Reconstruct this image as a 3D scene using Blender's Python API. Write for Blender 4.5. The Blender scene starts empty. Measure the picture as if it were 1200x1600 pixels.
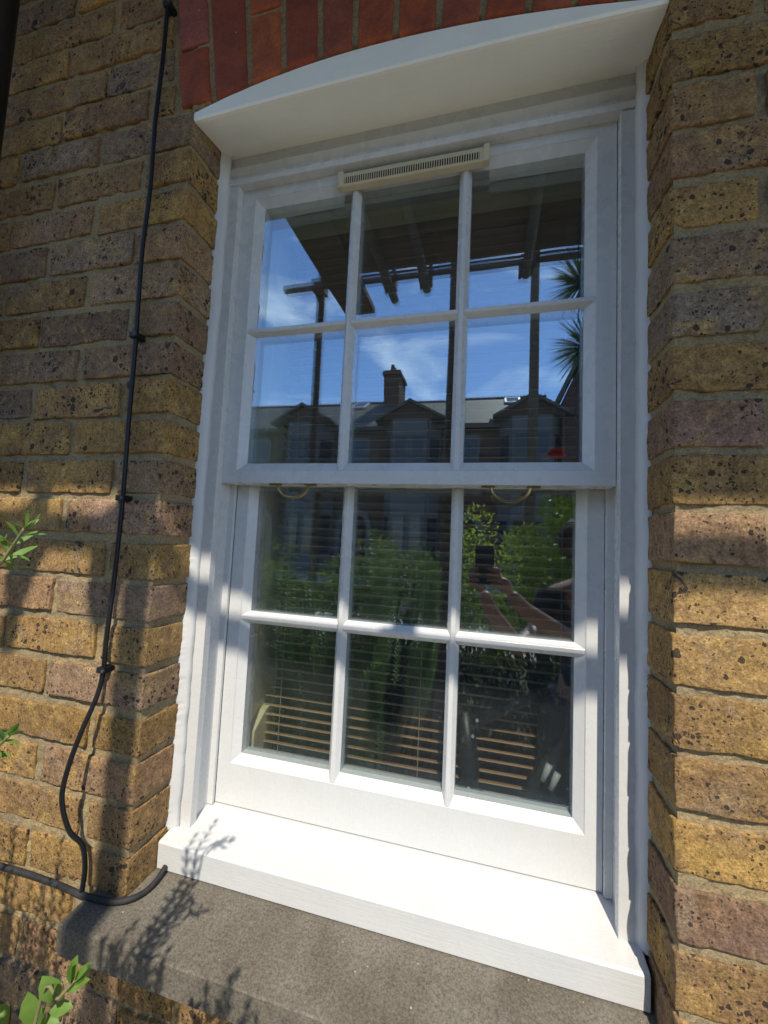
import bpy, bmesh, math, random
from mathutils import Vector, Matrix, noise

# ------------------------------------------------------------------ camera, sky, sun, exposure
scene = bpy.context.scene
COL = scene.collection
CAM = Vector((0.56874, -0.60197, -0.73481))
RX = Vector((0.96767, 0.24795, 0.04622))       # camera right
FW = Vector((-0.25086, 0.96516, 0.0744))       # camera forward
UP = Vector((-0.02617, -0.08359, 0.99616))     # camera up
cd = bpy.data.cameras.new('camera'); cam = bpy.data.objects.new('camera', cd); COL.objects.link(cam)
cd.sensor_fit = 'VERTICAL'; cd.sensor_height = 24.0; cd.sensor_width = 18.0
cd.lens = 640.0 / 1600.0 * 24.0
cd.clip_start = 0.01; cd.clip_end = 500.0
cam.matrix_world = Matrix(((RX.x, UP.x, -FW.x, CAM.x), (RX.y, UP.y, -FW.y, CAM.y), (RX.z, UP.z, -FW.z, CAM.z), (0, 0, 0, 1)))
scene.camera = cam

SUN = Vector((0.223, -1.0, 1.18)).normalized()     # towards the sun
EL = math.asin(SUN.z)
world = bpy.data.worlds.new('World'); scene.world = world; world.use_nodes = True
wn, wl = world.node_tree.nodes, world.node_tree.links
bg = wn['Background']
sky = wn.new('ShaderNodeTexSky'); sky.sky_type = 'NISHITA'; sky.sun_disc = False
sky.sun_elevation = EL; sky.sun_rotation = math.atan2(SUN.x, SUN.y)
sky.air_density = 0.9; sky.dust_density = 0.05; sky.ozone_density = 5.0
# thin streaks of cloud over the whole sky
tc = wn.new('ShaderNodeTexCoord')
mp = wn.new('ShaderNodeMapping'); mp.inputs['Scale'].default_value = (1.3, 1.3, 4.2); mp.inputs['Rotation'].default_value = (0.0, 0.12, 0.4); mp.inputs['Location'].default_value = (3.1, 0.6, 1.7)
n1 = wn.new('ShaderNodeTexNoise'); n1.inputs['Scale'].default_value = 2.1; n1.inputs['Detail'].default_value = 9; n1.inputs['Roughness'].default_value = 0.62; n1.inputs['Distortion'].default_value = 0.5
cr = wn.new('ShaderNodeValToRGB'); cr.color_ramp.elements[0].position = 0.53; cr.color_ramp.elements[1].position = 0.78
cr.color_ramp.elements[0].color = (0, 0, 0, 1); cr.color_ramp.elements[1].color = (1, 1, 1, 1)
mx = wn.new('ShaderNodeMix'); mx.data_type = 'RGBA'
sc_ = wn.new('ShaderNodeMath'); sc_.operation = 'MULTIPLY'; sc_.inputs[1].default_value = 0.7
wl.new(tc.outputs['Generated'], mp.inputs['Vector']); wl.new(mp.outputs['Vector'], n1.inputs['Vector'])
wl.new(n1.outputs['Fac'], cr.inputs['Fac']); wl.new(cr.outputs['Color'], sc_.inputs[0])
wl.new(sc_.outputs[0], mx.inputs['Factor']); wl.new(sky.outputs['Color'], mx.inputs[6]); mx.inputs[7].default_value = (8.5, 9.2, 10.0, 1)
wl.new(mx.outputs[2], bg.inputs['Color'])
bg.inputs['Strength'].default_value = 0.15

sd = bpy.data.lights.new('sun', 'SUN'); sun = bpy.data.objects.new('sun', sd); COL.objects.link(sun)
sd.energy = 3.3; sd.angle = math.radians(0.53); sd.color = (1.0, 0.92, 0.77)
sun.rotation_euler = (-SUN).to_track_quat('-Z', 'Y').to_euler(); sun.location = SUN * 12

vs = scene.view_settings
vs.view_transform = 'Standard'; vs.look = 'None'; vs.exposure = 0.76; vs.gamma = 1.0; vs.use_curve_mapping = False
scene.cycles.max_bounces = 10; scene.cycles.transparent_max_bounces = 24
scene.cycles.diffuse_bounces = 5; scene.cycles.glossy_bounces = 5
scene.cycles.use_denoising = True
scene.cycles.sample_clamp_indirect = 6.0

# ------------------------------------------------------------------ helpers
class MB:
    def __init__(s): s.v = []; s.f = []
    def add(s, vs_, fs):
        o = len(s.v); s.v += [tuple(p) for p in vs_]; s.f += [tuple(i + o for i in f) for f in fs]
    def box(s, x0, x1, y0, y1, z0, z1):
        s.add([(x0, y0, z0), (x1, y0, z0), (x1, y1, z0), (x0, y1, z0), (x0, y0, z1), (x1, y0, z1), (x1, y1, z1), (x0, y1, z1)],
              [(0, 3, 2, 1), (4, 5, 6, 7), (0, 1, 5, 4), (1, 2, 6, 5), (2, 3, 7, 6), (3, 0, 4, 7)])
        return s
    def prism(s, poly, a, b, axis):
        # poly: 2D points; extruded from a to b along axis ('x': points are (y,z); 'y': (x,z); 'z': (x,y))
        def P(q, t):
            return {'x': (t, q[0], q[1]), 'y': (q[0], t, q[1]), 'z': (q[0], q[1], t)}[axis]
        n = len(poly)
        s.add([P(q, a) for q in poly] + [P(q, b) for q in poly],
              [tuple(range(n)), tuple(range(2 * n - 1, n - 1, -1))] + [(i, i + n, (i + 1) % n + n, (i + 1) % n) for i in range(n)])
        return s
    def tube(s, pts, r, seg=10, cap=True):
        pts = [Vector(p) for p in pts]; n = len(pts)
        rr = r if isinstance(r, (list, tuple)) else [r] * n
        up = None; rings = []
        for i, p in enumerate(pts):
            t = (pts[min(i + 1, n - 1)] - pts[max(i - 1, 0)]).normalized()
            if up is None:
                up = t.orthogonal().normalized()
            up = (up - t * up.dot(t)).normalized(); bi = t.cross(up)
            rings.append([p + (up * math.cos(2 * math.pi * k / seg) + bi * math.sin(2 * math.pi * k / seg)) * rr[i] for k in range(seg)])
        o = [q for ring in rings for q in ring]; fs = []
        for i in range(n - 1):
            for k in range(seg):
                fs.append((i * seg + k, i * seg + (k + 1) % seg, (i + 1) * seg + (k + 1) % seg, (i + 1) * seg + k))
        if cap:
            fs.append(tuple(range(seg - 1, -1, -1))); fs.append(tuple((n - 1) * seg + k for k in range(seg)))
        s.add(o, fs); return s
    def mesh(s, name, smooth=False, bevel=0, fix=True):
        me = bpy.data.meshes.new(name); me.from_pydata(s.v, [], s.f)
        if fix or bevel:
            bm = bmesh.new(); bm.from_mesh(me)
            if bevel:
                bmesh.ops.remove_doubles(bm, verts=bm.verts, dist=1e-6)
                es = [e for e in bm.edges if len(e.link_faces) == 2 and e.calc_face_angle(0) > 0.3]
                bmesh.ops.bevel(bm, geom=es, offset=bevel, segments=2, profile=0.6, affect='EDGES', clamp_overlap=True)
            bmesh.ops.recalc_face_normals(bm, faces=bm.faces)
            bm.to_mesh(me); bm.free()
        if smooth:
            me.polygons.foreach_set('use_smooth', [True] * len(me.polygons))
        me.update(); return me
    def build(s, name, m=None, parent=None, smooth=False, bevel=0, fix=True):
        return link(name, s.mesh(name, smooth, bevel, fix), m, parent)

def link(name, me, m=None, parent=None):
    o = bpy.data.objects.new(name, me); COL.objects.link(o)
    if m is not None and me is not None and not me.materials: me.materials.append(m)
    if parent is not None: o.parent = parent
    return o
def tag(o, label, cat, group=None):
    o['label'] = label; o['category'] = cat
    if group: o['group'] = group
    return o
def struct(o): o['kind'] = 'structure'; return o
def stuff(o): o['kind'] = 'stuff'; return o
def empty(name, loc=(0, 0, 0)):
    o = bpy.data.objects.new(name, None); COL.objects.link(o); o.location = loc; o.empty_display_size = 0.1; return o
def smooth_path(pts, n=6):
    P = [Vector(p) for p in pts]; out = []
    for i in range(len(P) - 1):
        a, b, c, d = P[max(i - 1, 0)], P[i], P[i + 1], P[min(i + 2, len(P) - 1)]
        for k in range(n):
            t = k / n
            out.append(0.5 * ((2 * b) + (c - a) * t + (2 * a - 5 * b + 4 * c - d) * t * t + (3 * b - a - 3 * c + d) * t ** 3))
    out.append(P[-1]); return out

# ------------------------------------------------------------------ materials
class N:
    def __init__(s, name):
        s.m = bpy.data.materials.new(name); s.m.use_nodes = True
        s.t = s.m.node_tree; s.n = s.t.nodes; s.l = s.t.links; s.b = s.n['Principled BSDF']; s.out = s.n['Material Output']
    def new(s, ty, **kw):
        x = s.n.new(ty)
        for k, v in kw.items():
            if k in x.inputs: x.inputs[k].default_value = v
            else: setattr(x, k, v)
        return x
    def put(s, inp, val):
        if hasattr(val, 'is_linked') or hasattr(val, 'links'): s.l.new(val, inp)
        else: inp.default_value = val
    def coord(s, kind='Object', scale=(1, 1, 1), rand=False):
        t = s.new('ShaderNodeTexCoord'); v = t.outputs[kind]
        if rand:
            oi = s.new('ShaderNodeObjectInfo'); mu = s.new('ShaderNodeMath', operation='MULTIPLY'); s.l.new(oi.outputs['Random'], mu.inputs[0]); mu.inputs[1].default_value = 37.0
            ad = s.new('ShaderNodeVectorMath', operation='ADD'); s.l.new(v, ad.inputs[0]); s.l.new(mu.outputs[0], ad.inputs[1]); v = ad.outputs[0]
        mp_ = s.new('ShaderNodeMapping'); mp_.inputs['Scale'].default_value = scale; s.l.new(v, mp_.inputs['Vector']); return mp_.outputs['Vector']
    def noise(s, vec, scale, detail=4, rough=0.55, dist=0.0):
        x = s.new('ShaderNodeTexNoise', Scale=scale, Detail=detail, Roughness=rough, Distortion=dist); s.l.new(vec, x.inputs['Vector']); return x.outputs['Fac']
    def vor(s, vec, scale, rnd=1.0):
        x = s.new('ShaderNodeTexVoronoi', Scale=scale, Randomness=rnd); s.l.new(vec, x.inputs['Vector']); return x.outputs['Distance'], x.outputs['Color']
    def ramp(s, fac, stops):
        r = s.new('ShaderNodeValToRGB'); e = r.color_ramp.elements
        while len(e) < len(stops): e.new(0.5)
        for k, (p, c) in enumerate(stops):
            e[k].position = p; e[k].color = (c, c, c, 1) if not isinstance(c, (tuple, list)) else (*c, 1)
        s.l.new(fac, r.inputs['Fac']); return r.outputs['Color']
    def mix(s, fac, a, b, bt='MIX'):
        x = s.new('ShaderNodeMix'); x.data_type = 'RGBA'; x.blend_type = bt
        s.put(x.inputs['Factor'], fac)
        for inp, v in ((x.inputs[6], a), (x.inputs[7], b)):
            if isinstance(v, (tuple, list)): inp.default_value = (*v, 1) if len(v) == 3 else v
            else: s.l.new(v, inp)
        return x.outputs[2]
    def math(s, op, a, b=0.0):
        x = s.new('ShaderNodeMath', operation=op); s.put(x.inputs[0], a); s.put(x.inputs[1], b); return x.outputs[0]
    def bump(s, h, strength=0.3, dist=0.001, prev=None):
        x = s.new('ShaderNodeBump', Strength=strength, Distance=dist); s.l.new(h, x.inputs['Height'])
        if prev is not None: s.l.new(prev, x.inputs['Normal'])
        return x.outputs['Normal']
    def done(s, col=None, rough=0.6, nor=None, spec=0.5, metal=0.0):
        if col is not None:
            if isinstance(col, (tuple, list)): s.b.inputs['Base Color'].default_value = (*col, 1)
            else: s.l.new(col, s.b.inputs['Base Color'])
        s.put(s.b.inputs['Roughness'], rough); s.b.inputs['Specular IOR Level'].default_value = spec; s.b.inputs['Metallic'].default_value = metal
        if nor is not None: s.l.new(nor, s.b.inputs['Normal'])
        return s.m

def m_brick():
    k = N('london_stock_brick'); c = k.coord('Object', rand=True)
    oi = k.new('ShaderNodeObjectInfo')
    big = k.noise(c, 10, 5, 0.65, 0.6); fine = k.noise(c, 85, 6, 0.75); grit = k.noise(c, 300, 4, 0.75)
    col = k.mix(k.ramp(big, [(0.32, 0.0), (0.66, 0.85)]), oi.outputs['Color'], (0.22, 0.135, 0.075))
    col = k.mix(k.ramp(k.noise(c, 7.5, 5, 0.65, 1.0), [(0.54, 0.0), (0.68, 0.6)]), col, (0.25, 0.19, 0.135))
    col = k.mix(k.ramp(k.noise(c, 19, 4, 0.7, 0.5), [(0.52, 0.0), (0.70, 0.6)]), col, (0.47, 0.31, 0.10))
    col = k.mix(0.85, col, k.ramp(fine, [(0.28, 0.42), (0.72, 1.58)]), 'MULTIPLY')
    col = k.mix(0.75, col, k.ramp(grit, [(0.32, 0.35), (0.68, 1.55)]), 'MULTIPLY')
    # ash specks and burnt flecks of several sizes
    wob = k.new('ShaderNodeTexNoise', Scale=110.0, Detail=4.0); k.l.new(c, wob.inputs['Vector'])
    cv = k.new('ShaderNodeVectorMath', operation='MULTIPLY_ADD'); k.l.new(wob.outputs['Color'], cv.inputs[0]); cv.inputs[1].default_value = (0.009, 0.009, 0.009); k.l.new(c, cv.inputs[2])
    dens = k.ramp(k.noise(c, 13, 4, 0.65), [(0.38, 0.0), (0.70, 0.24)])
    sp = None
    for scale, base, gain in ((44, 0.075, 2.7), (115, 0.075, 2.8), (290, 0.12, 2.7)):
        d, vc = k.vor(cv.outputs[0], scale); se = k.new('ShaderNodeSeparateColor'); k.l.new(vc, se.inputs[0])
        a = k.math('LESS_THAN', d, k.math('MULTIPLY', k.math('SUBTRACT', k.math('ADD', k.math('MULTIPLY', dens, 0.45 if scale < 60 else 1.0), base), se.outputs[0]), gain))
        sp = a if sp is None else k.math('MAXIMUM', sp, a)
    col = k.mix(k.math('MULTIPLY', sp, 0.86), col, (0.028, 0.025, 0.026))
    burnt = k.ramp(k.noise(c, 15, 7, 0.66, 1.4), [(0.645, 0.0), (0.69, 0.88)])
    col = k.mix(burnt, col, (0.04, 0.034, 0.038))
    col = k.mix(k.ramp(k.noise(c, 12, 6, 0.78), [(0.60, 0.0), (0.78, 0.42)]), col, (0.42, 0.38, 0.32))
    nor = k.bump(k.noise(c, 45, 6, 0.7), 0.9, 0.004)
    nor = k.bump(k.noise(c, 190, 5, 0.75), 1.0, 0.0022, nor); nor = k.bump(k.math('SUBTRACT', 1.0, sp), 0.6, 0.0016, nor)
    return k.done(col, 0.93, nor, 0.12)
def m_mortar():
    k = N('lime_mortar'); c = k.coord('Object')
    col = k.mix(k.ramp(k.noise(c, 6, 5, 0.65), [(0.35, 0.0), (0.65, 1.0)]), (0.37, 0.275, 0.145), (0.29, 0.233, 0.145))
    col = k.mix(0.75, col, k.ramp(k.noise(c, 240, 5, 0.8), [(0.3, 0.4), (0.7, 1.55)]), 'MULTIPLY')
    col = k.mix(k.ramp(k.noise(c, 26, 6, 0.75, 0.8), [(0.56, 0.0), (0.72, 0.6)]), col, (0.13, 0.105, 0.065))
    nor = k.bump(k.noise(c, 60, 6, 0.75), 0.9, 0.005); nor = k.bump(k.noise(c, 260, 4, 0.75), 0.9, 0.0018, nor)
    return k.done(col, 0.95, nor, 0.1)
def m_redbrick():
    k = N('red_rubbed_brick'); c = k.coord('Object', rand=True); oi = k.new('ShaderNodeObjectInfo')
    col = k.mix(k.ramp(k.noise(c, 16, 6, 0.7, 0.6), [(0.35, 0.0), (0.68, 0.9)]), oi.outputs['Color'], (0.15, 0.045, 0.032))
    col = k.mix(0.5, col, k.ramp(k.noise(c, 180, 4, 0.7), [(0.3, 0.6), (0.7, 1.35)]), 'MULTIPLY')
    d, cc = k.vor(c, 75); sp = k.new('ShaderNodeSeparateColor'); k.l.new(cc, sp.inputs[0])
    pale = k.math('LESS_THAN', d, k.math('MULTIPLY', k.math('SUBTRACT', 0.085, sp.outputs[0]), 1.8))
    col = k.mix(k.math('MULTIPLY', pale, 0.7), col, (0.5, 0.42, 0.38))
    nor = k.bump(k.noise(c, 60, 6, 0.6), 0.35, 0.0012); nor = k.bump(k.noise(c, 400, 3), 0.25, 0.0005, nor)
    return k.done(col, 0.75, nor, 0.25)
def m_paint(name='white_gloss_paint', col=(0.60, 0.602, 0.602), rough=0.25, grain='z'):
    k = N(name); sc = {'z': (1, 1, 0.06), 'x': (0.06, 1, 1), 'n': (1, 1, 1)}[grain]
    c = k.coord('Object', sc); c1 = k.coord('Object')
    v = k.ramp(k.noise(c1, 14, 4, 0.6), [(0.3, 0.955), (0.7, 1.0)])
    cc = k.mix(1.0, (*col,), v, 'MULTIPLY')
    cc = k.mix(k.ramp(k.noise(c1, 95, 4, 0.8, 0.5), [(0.70, 0.0), (0.80, 0.35)]), cc, (0.52, 0.49, 0.43))
    c2 = k.coord('Object', (9, 9, 0.7) if grain != 'x' else (0.7, 9, 9))
    cc = k.mix(k.ramp(k.noise(c2, 9, 5, 0.7), [(0.58, 0.0), (0.80, 0.12)]), cc, (0.50, 0.47, 0.40))
    nor = k.bump(k.noise(c, 240, 5, 0.65), 0.5, 0.0009); nor = k.bump(k.noise(c1, 34, 4, 0.6), 0.35, 0.0016, nor)
    nor = k.bump(k.noise(c1, 700, 2, 0.5), 0.06, 0.0004, nor)
    return k.done(cc, k.ramp(k.noise(c1, 30, 3), [(0.3, rough - 0.06), (0.7, rough + 0.12)]), nor, 0.5)
def m_plain(name, col, rough=0.6, spec=0.4, var=0.25, scale=25.0, bs=0.2, bd=0.001, metal=0.0, rand=False):
    k = N(name); c = k.coord('Object', rand=rand)
    cc = k.mix(k.ramp(k.noise(c, scale, 5, 0.6), [(0.3, 0.0), (0.7, 1.0)]), tuple(x * (1 - var) for x in col), tuple(min(1, x * (1 + var)) for x in col))
    return k.done(cc, rough, k.bump(k.noise(c, scale * 4, 5, 0.6), bs, bd), spec, metal)
def m_stone():
    k = N('weathered_sill_stone'); c = k.coord('Object')
    col = k.mix(k.ramp(k.noise(c, 9, 5, 0.6, 0.5), [(0.35, 0.0), (0.7, 1.0)]), (0.122, 0.106, 0.085), (0.185, 0.168, 0.14))
    col = k.mix(0.75, col, k.ramp(k.noise(c, 270, 5, 0.8), [(0.34, 0.35), (0.66, 1.65)]), 'MULTIPLY')
    d, cc = k.vor(c, 130); sp = k.new('ShaderNodeSeparateColor'); k.l.new(cc, sp.inputs[0])
    col = k.mix(k.math('MULTIPLY', k.math('LESS_THAN', d, k.math('MULTIPLY', k.math('SUBTRACT', 0.06, sp.outputs[0]), 4.0)), 0.6), col, (0.55, 0.5, 0.42))
    nor = k.bump(k.noise(c, 330, 4, 0.75), 0.7, 0.0011); nor = k.bump(k.noise(c, 30, 4), 0.3, 0.002, nor)
    return k.done(col, 0.95, nor, 0.15)
def m_glass():
    k = N('window_glass')
    g = k.new('ShaderNodeNewGeometry'); dt = k.new('ShaderNodeVectorMath', operation='DOT_PRODUCT')
    k.l.new(g.outputs['Incoming'], dt.inputs[0]); k.l.new(g.outputs['Normal'], dt.inputs[1])
    om = k.math('SUBTRACT', 1.0, k.math('ABSOLUTE', dt.outputs['Value']))
    fr = k.math('ADD', k.math('MULTIPLY', k.math('POWER', om, 5.0), 0.755), 0.245)
    c = k.coord('Object', rand=True)
    nor = k.bump(k.noise(c, 3.2, 2, 0.4), 0.05, 0.012)
    gl = k.new('ShaderNodeBsdfGlossy', Roughness=0.0); gl.inputs['Color'].default_value = (0.72, 0.88, 1.0, 1); k.l.new(nor, gl.inputs['Normal'])
    tr = k.new('ShaderNodeBsdfTransparent'); tr.inputs['Color'].default_value = (0.93, 0.96, 0.95, 1)
    mx_ = k.new('ShaderNodeMixShader'); k.l.new(fr, mx_.inputs[0]); k.l.new(tr.outputs[0], mx_.inputs[1]); k.l.new(gl.outputs[0], mx_.inputs[2])
    df = k.new('ShaderNodeBsdfDiffuse'); df.inputs['Color'].default_value = (0.62, 0.68, 0.74, 1)
    tl = k.new('ShaderNodeBsdfTranslucent'); tl.inputs['Color'].default_value = (0.62, 0.68, 0.74, 1)
    ds = k.new('ShaderNodeMixShader'); ds.inputs[0].default_value = 0.35; k.l.new(df.outputs[0], ds.inputs[1]); k.l.new(tl.outputs[0], ds.inputs[2])
    n_a = k.noise(c, 7, 5, 0.65); n_b = k.noise(c, 130, 4, 0.7); d, vc = k.vor(c, 150); sp = k.new('ShaderNodeSeparateColor'); k.l.new(vc, sp.inputs[0])
    spots = k.math('LESS_THAN', d, k.math('MULTIPLY', k.math('SUBTRACT', 0.05, sp.outputs[0]), 5.0))
    film = k.math('ADD', k.math('MULTIPLY', k.math('MULTIPLY', n_a, n_b), 0.085), k.math('MULTIPLY', spots, 0.10))
    m2 = k.new('ShaderNodeMixShader'); k.l.new(film, m2.inputs[0]); k.l.new(mx_.outputs[0], m2.inputs[1]); k.l.new(ds.outputs[0], m2.inputs[2])
    k.l.new(m2.outputs[0], k.out.inputs['Surface']); return k.m
def m_leaf(name, a, b, tl=0.35, scale=30.0):
    k = N(name); c = k.coord('Object')
    col = k.mix(k.ramp(k.noise(c, scale, 3, 0.6), [(0.3, 0.0), (0.7, 1.0)]), a, b)
    k.l.new(col, k.b.inputs['Base Color']); k.b.inputs['Roughness'].default_value = 0.5; k.b.inputs['Specular IOR Level'].default_value = 0.35
    t = k.new('ShaderNodeBsdfTranslucent'); k.l.new(k.mix(0.5, col, (0.30, 0.38, 0.03)), t.inputs['Color'])
    mx_ = k.new('ShaderNodeMixShader'); mx_.inputs[0].default_value = tl
    k.l.new(k.b.outputs[0], mx_.inputs[1]); k.l.new(t.outputs[0], mx_.inputs[2]); k.l.new(mx_.outputs[0], k.out.inputs['Surface']); return k.m
def m_wood(name, a, b, grain='x', rough=0.5):
    k = N(name); sc = (0.05, 1, 1) if grain == 'x' else (1, 1, 0.05)
    c = k.coord('Object', sc, rand=True)
    col = k.mix(k.ramp(k.noise(c, 120, 5, 0.65, 0.4), [(0.3, 0.0), (0.7, 1.0)]), a, b)
    return k.done(col, rough, k.bump(k.noise(c, 200, 4), 0.15, 0.0005), 0.4)
def m_housebrick(name, a, b):
    k = N(name); c = k.coord('Object')
    br = k.new('ShaderNodeTexBrick', Scale=1.0); br.inputs['Brick Width'].default_value = 0.225; br.inputs['Row Height'].default_value = 0.075; br.inputs['Mortar Size'].default_value = 0.006
    br.inputs['Color1'].default_value = (*a, 1); br.inputs['Color2'].default_value = (*b, 1); br.inputs['Mortar'].default_value = (0.25, 0.22, 0.18, 1)
    sx = k.new('ShaderNodeSeparateXYZ'); k.l.new(c, sx.inputs[0]); cx = k.new('ShaderNodeCombineXYZ'); k.l.new(k.math('ADD', sx.outputs[0], sx.outputs[1]), cx.inputs[0]); k.l.new(sx.outputs[2], cx.inputs[1])
    k.l.new(cx.outputs[0], br.inputs['Vector'])
    col = k.mix(0.5, br.outputs['Color'], k.ramp(k.noise(c, 1.5, 5), [(0.3, 0.6), (0.7, 1.2)]), 'MULTIPLY')
    return k.done(col, 0.9, None, 0.2)
def m_slate(name, a, b):
    k = N(name); c = k.coord('Object')
    br = k.new('ShaderNodeTexBrick', Scale=1.0); br.inputs['Brick Width'].default_value = 0.3; br.inputs['Row Height'].default_value = 0.16; br.inputs['Mortar Size'].default_value = 0.008
    br.inputs['Color1'].default_value = (*a, 1); br.inputs['Color2'].default_value = (*b, 1); br.inputs['Mortar'].default_value = (0.05, 0.05, 0.05, 1)
    k.l.new(c, br.inputs['Vector'])
    col = k.mix(0.6, br.outputs['Color'], k.ramp(k.noise(c, 1.2, 6, 0.7), [(0.3, 0.5), (0.7, 1.5)]), 'MULTIPLY')
    return k.done(col, 0.7, None, 0.3)

M_BRICK = m_brick(); M_MORTAR = m_mortar(); M_RED = m_redbrick(); M_STONE = m_stone(); M_GLASS = m_glass()
M_PZ = m_paint(grain='z'); M_PX = m_paint('white_gloss_paint_across', grain='x')
M_MASTIC = m_paint('painted_mastic', (0.60, 0.602, 0.602), 0.4, 'n')
M_SOFFIT = m_paint('soffit_bounce_white', (0.90, 0.89, 0.82), 0.45, 'x')  # brighter and creamier than the frame: bounced light put into the colour
M_CREAM = m_plain('cream_vent_plastic', (0.55, 0.48, 0.33), 0.45, 0.5, 0.05)
M_PAINTSHADE = m_plain('painted_shade_dark', (0.02, 0.018, 0.015), 0.9)  # near-black colour standing in for shade inside openings
M_BRASS = m_plain('aged_brass', (0.42, 0.31, 0.14), 0.32, 0.5, 0.2, 60, metal=1.0)
M_CABLE = m_plain('black_cable_sheath', (0.006, 0.0065, 0.009), 0.5, 0.4, 0.4, 60, 0.3, 0.001)
M_CONDUIT = m_plain('dusty_black_hose', (0.03, 0.03, 0.032), 0.7, 0.3, 0.5, 40, 0.4, 0.001)
M_BLIND = m_wood('stained_slat_wood', (0.42, 0.25, 0.14), (0.58, 0.37, 0.22))
M_CORD = m_plain('pale_cord', (0.45, 0.38, 0.28), 0.9)
M_INCREAM = m_plain('cream_interior_paint', (0.86, 0.77, 0.48), 0.5, 0.4, 0.05)
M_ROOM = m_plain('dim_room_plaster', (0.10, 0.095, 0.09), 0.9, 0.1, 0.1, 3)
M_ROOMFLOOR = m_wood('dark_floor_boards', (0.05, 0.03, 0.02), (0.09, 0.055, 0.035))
M_BLACK = m_plain('satin_black_metal', (0.012, 0.012, 0.014), 0.4, 0.5, 0.2)
M_SILVER = m_plain('pale_grey_plastic', (0.5, 0.5, 0.5), 0.4, 0.5, 0.1)
M_TUBE = m_plain('galvanised_scaffold_tube', (0.07, 0.066, 0.062), 0.6, 0.4, 0.4, 14, metal=0.0, rand=True)
M_BOARD = m_wood('scaffold_board_timber', (0.045, 0.032, 0.022), (0.075, 0.055, 0.036), rough=0.85)
M_LEAF = m_leaf('shrub_leaf', (0.10, 0.20, 0.035), (0.20, 0.34, 0.08), 0.35, 40)
M_STEM = m_plain('green_brown_stem', (0.20, 0.19, 0.09), 0.7)
M_HEDGE = m_leaf('hedge_leaf', (0.045, 0.085, 0.016), (0.16, 0.22, 0.04), 0.42, 3)
M_SHADELEAF = m_leaf('shade_dark_leaf', (0.018, 0.03, 0.012), (0.035, 0.055, 0.02), 0.12, 6)  # darker variant of the hedge leaf, shade put into its colour
M_LIME = m_leaf('bright_bush_leaf', (0.18, 0.27, 0.025), (0.46, 0.55, 0.05), 0.68, 6)
M_PALM = m_leaf('cordyline_leaf', (0.04, 0.07, 0.02), (0.08, 0.12, 0.035), 0.2, 4)
M_TRUNK = m_plain('rough_bark', (0.13, 0.10, 0.07), 0.9, 0.2, 0.4, 20, 0.6, 0.01)
M_PETAL = m_plain('red_petal', (0.75, 0.008, 0.02), 0.6, 0.2, 0.2, 40)
M_PAVE = m_plain('pale_paving', (0.56, 0.53, 0.46), 0.9, 0.2, 0.2, 5, 0.3, 0.003)
M_SOIL = m_plain('garden_ground', (0.10, 0.09, 0.055), 0.95, 0.1, 0.4, 6, 0.6, 0.01)
M_ROAD = m_plain('asphalt', (0.05, 0.05, 0.052), 0.9, 0.2, 0.2, 8, 0.3, 0.004)
M_HB1 = m_housebrick('terrace_red_brick', (0.06, 0.022, 0.016), (0.08, 0.032, 0.022))
M_HB2 = m_housebrick('terrace_stock_brick', (0.075, 0.05, 0.034), (0.095, 0.064, 0.04))
M_HWHITE = m_plain('terrace_white_trim', (0.15, 0.148, 0.145), 0.6, 0.3, 0.08, 4)
M_SKYL = m_plain('skylight_white', (0.8, 0.8, 0.8), 0.5)
M_HGLASS = m_plain('far_window_glass', (0.03, 0.035, 0.04), 0.08, 0.6, 0.1)
M_SLATE = m_slate('worn_roof_slate', (0.075, 0.07, 0.062), (0.13, 0.12, 0.105))
M_RIDGE = m_plain('clay_ridge_tile', (0.12, 0.07, 0.05), 0.8)
M_SKIN = m_plain('skin', (0.36, 0.20, 0.14), 0.5, 0.4, 0.08, 12, 0.1)
M_SHIRT = m_plain('dark_shirt_cloth', (0.035, 0.035, 0.045), 0.9, 0.1, 0.2, 40)
M_TROUSER = m_plain('dark_trouser_cloth', (0.03, 0.035, 0.05), 0.9, 0.1, 0.2, 40)
M_HAIR = m_plain('brown_hair', (0.09, 0.05, 0.03), 0.6, 0.4, 0.4, 80, 0.5)

# ------------------------------------------------------------------ ground (behind the camera, gives the bounce light)
GZ = -2.28
struct(MB().box(-150, 150, -150, 6, GZ - 0.3, GZ).build('ground', M_SOIL))
struct(MB().box(-5, 6, -1.8, -0.06, GZ - 0.05, GZ + 0.012).build('bounce_path', M_PAVE))  # added path, kept pale and wide to bounce light onto the soffit
struct(MB().box(-60, 60, -7.5, -5.2, GZ - 0.05, GZ + 0.014).build('pavement', M_PAVE))
struct(MB().box(-60, 60, -13.2, -7.5, GZ - 0.05, GZ + 0.004).build('road', M_ROAD))
struct(MB().box(-60, 60, -15.2, -13.2, GZ - 0.05, GZ + 0.12).build('far_pavement', M_PAVE))

# ------------------------------------------------------------------ brick wall
W = 0.7965; C = 0.075
def rowz(r): return -C * (r - 1.5)
def arch_z(x): return 0.112 - (0.36 if x < 0.34 else 0.25) * (x - 0.34) ** 2

def rough_sheet(mb, P, U, V, nu, nv, amp, freq, nrm, seed):
    base = len(mb.v); off = Vector((seed * 7.3, seed * 3.1, seed * 5.7))
    for j in range(nv + 1):
        for i in range(nu + 1):
            p = P + U * (i / nu) + V * (j / nv)
            d = noise.noise((p + off) * freq) * 0.6 + noise.noise((p + off) * freq * 2.7) * 0.4
            edge = 0.0 if (i in (0, nu) or j in (0, nv)) else 1.0
            mb.v.append(tuple(p + nrm * (d * amp * edge)))
    for j in range(nv):
        for i in range(nu):
            a = base + j * (nu + 1) + i
            mb.f.append((a, a + 1, a + nu + 2, a + nu + 1))

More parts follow.
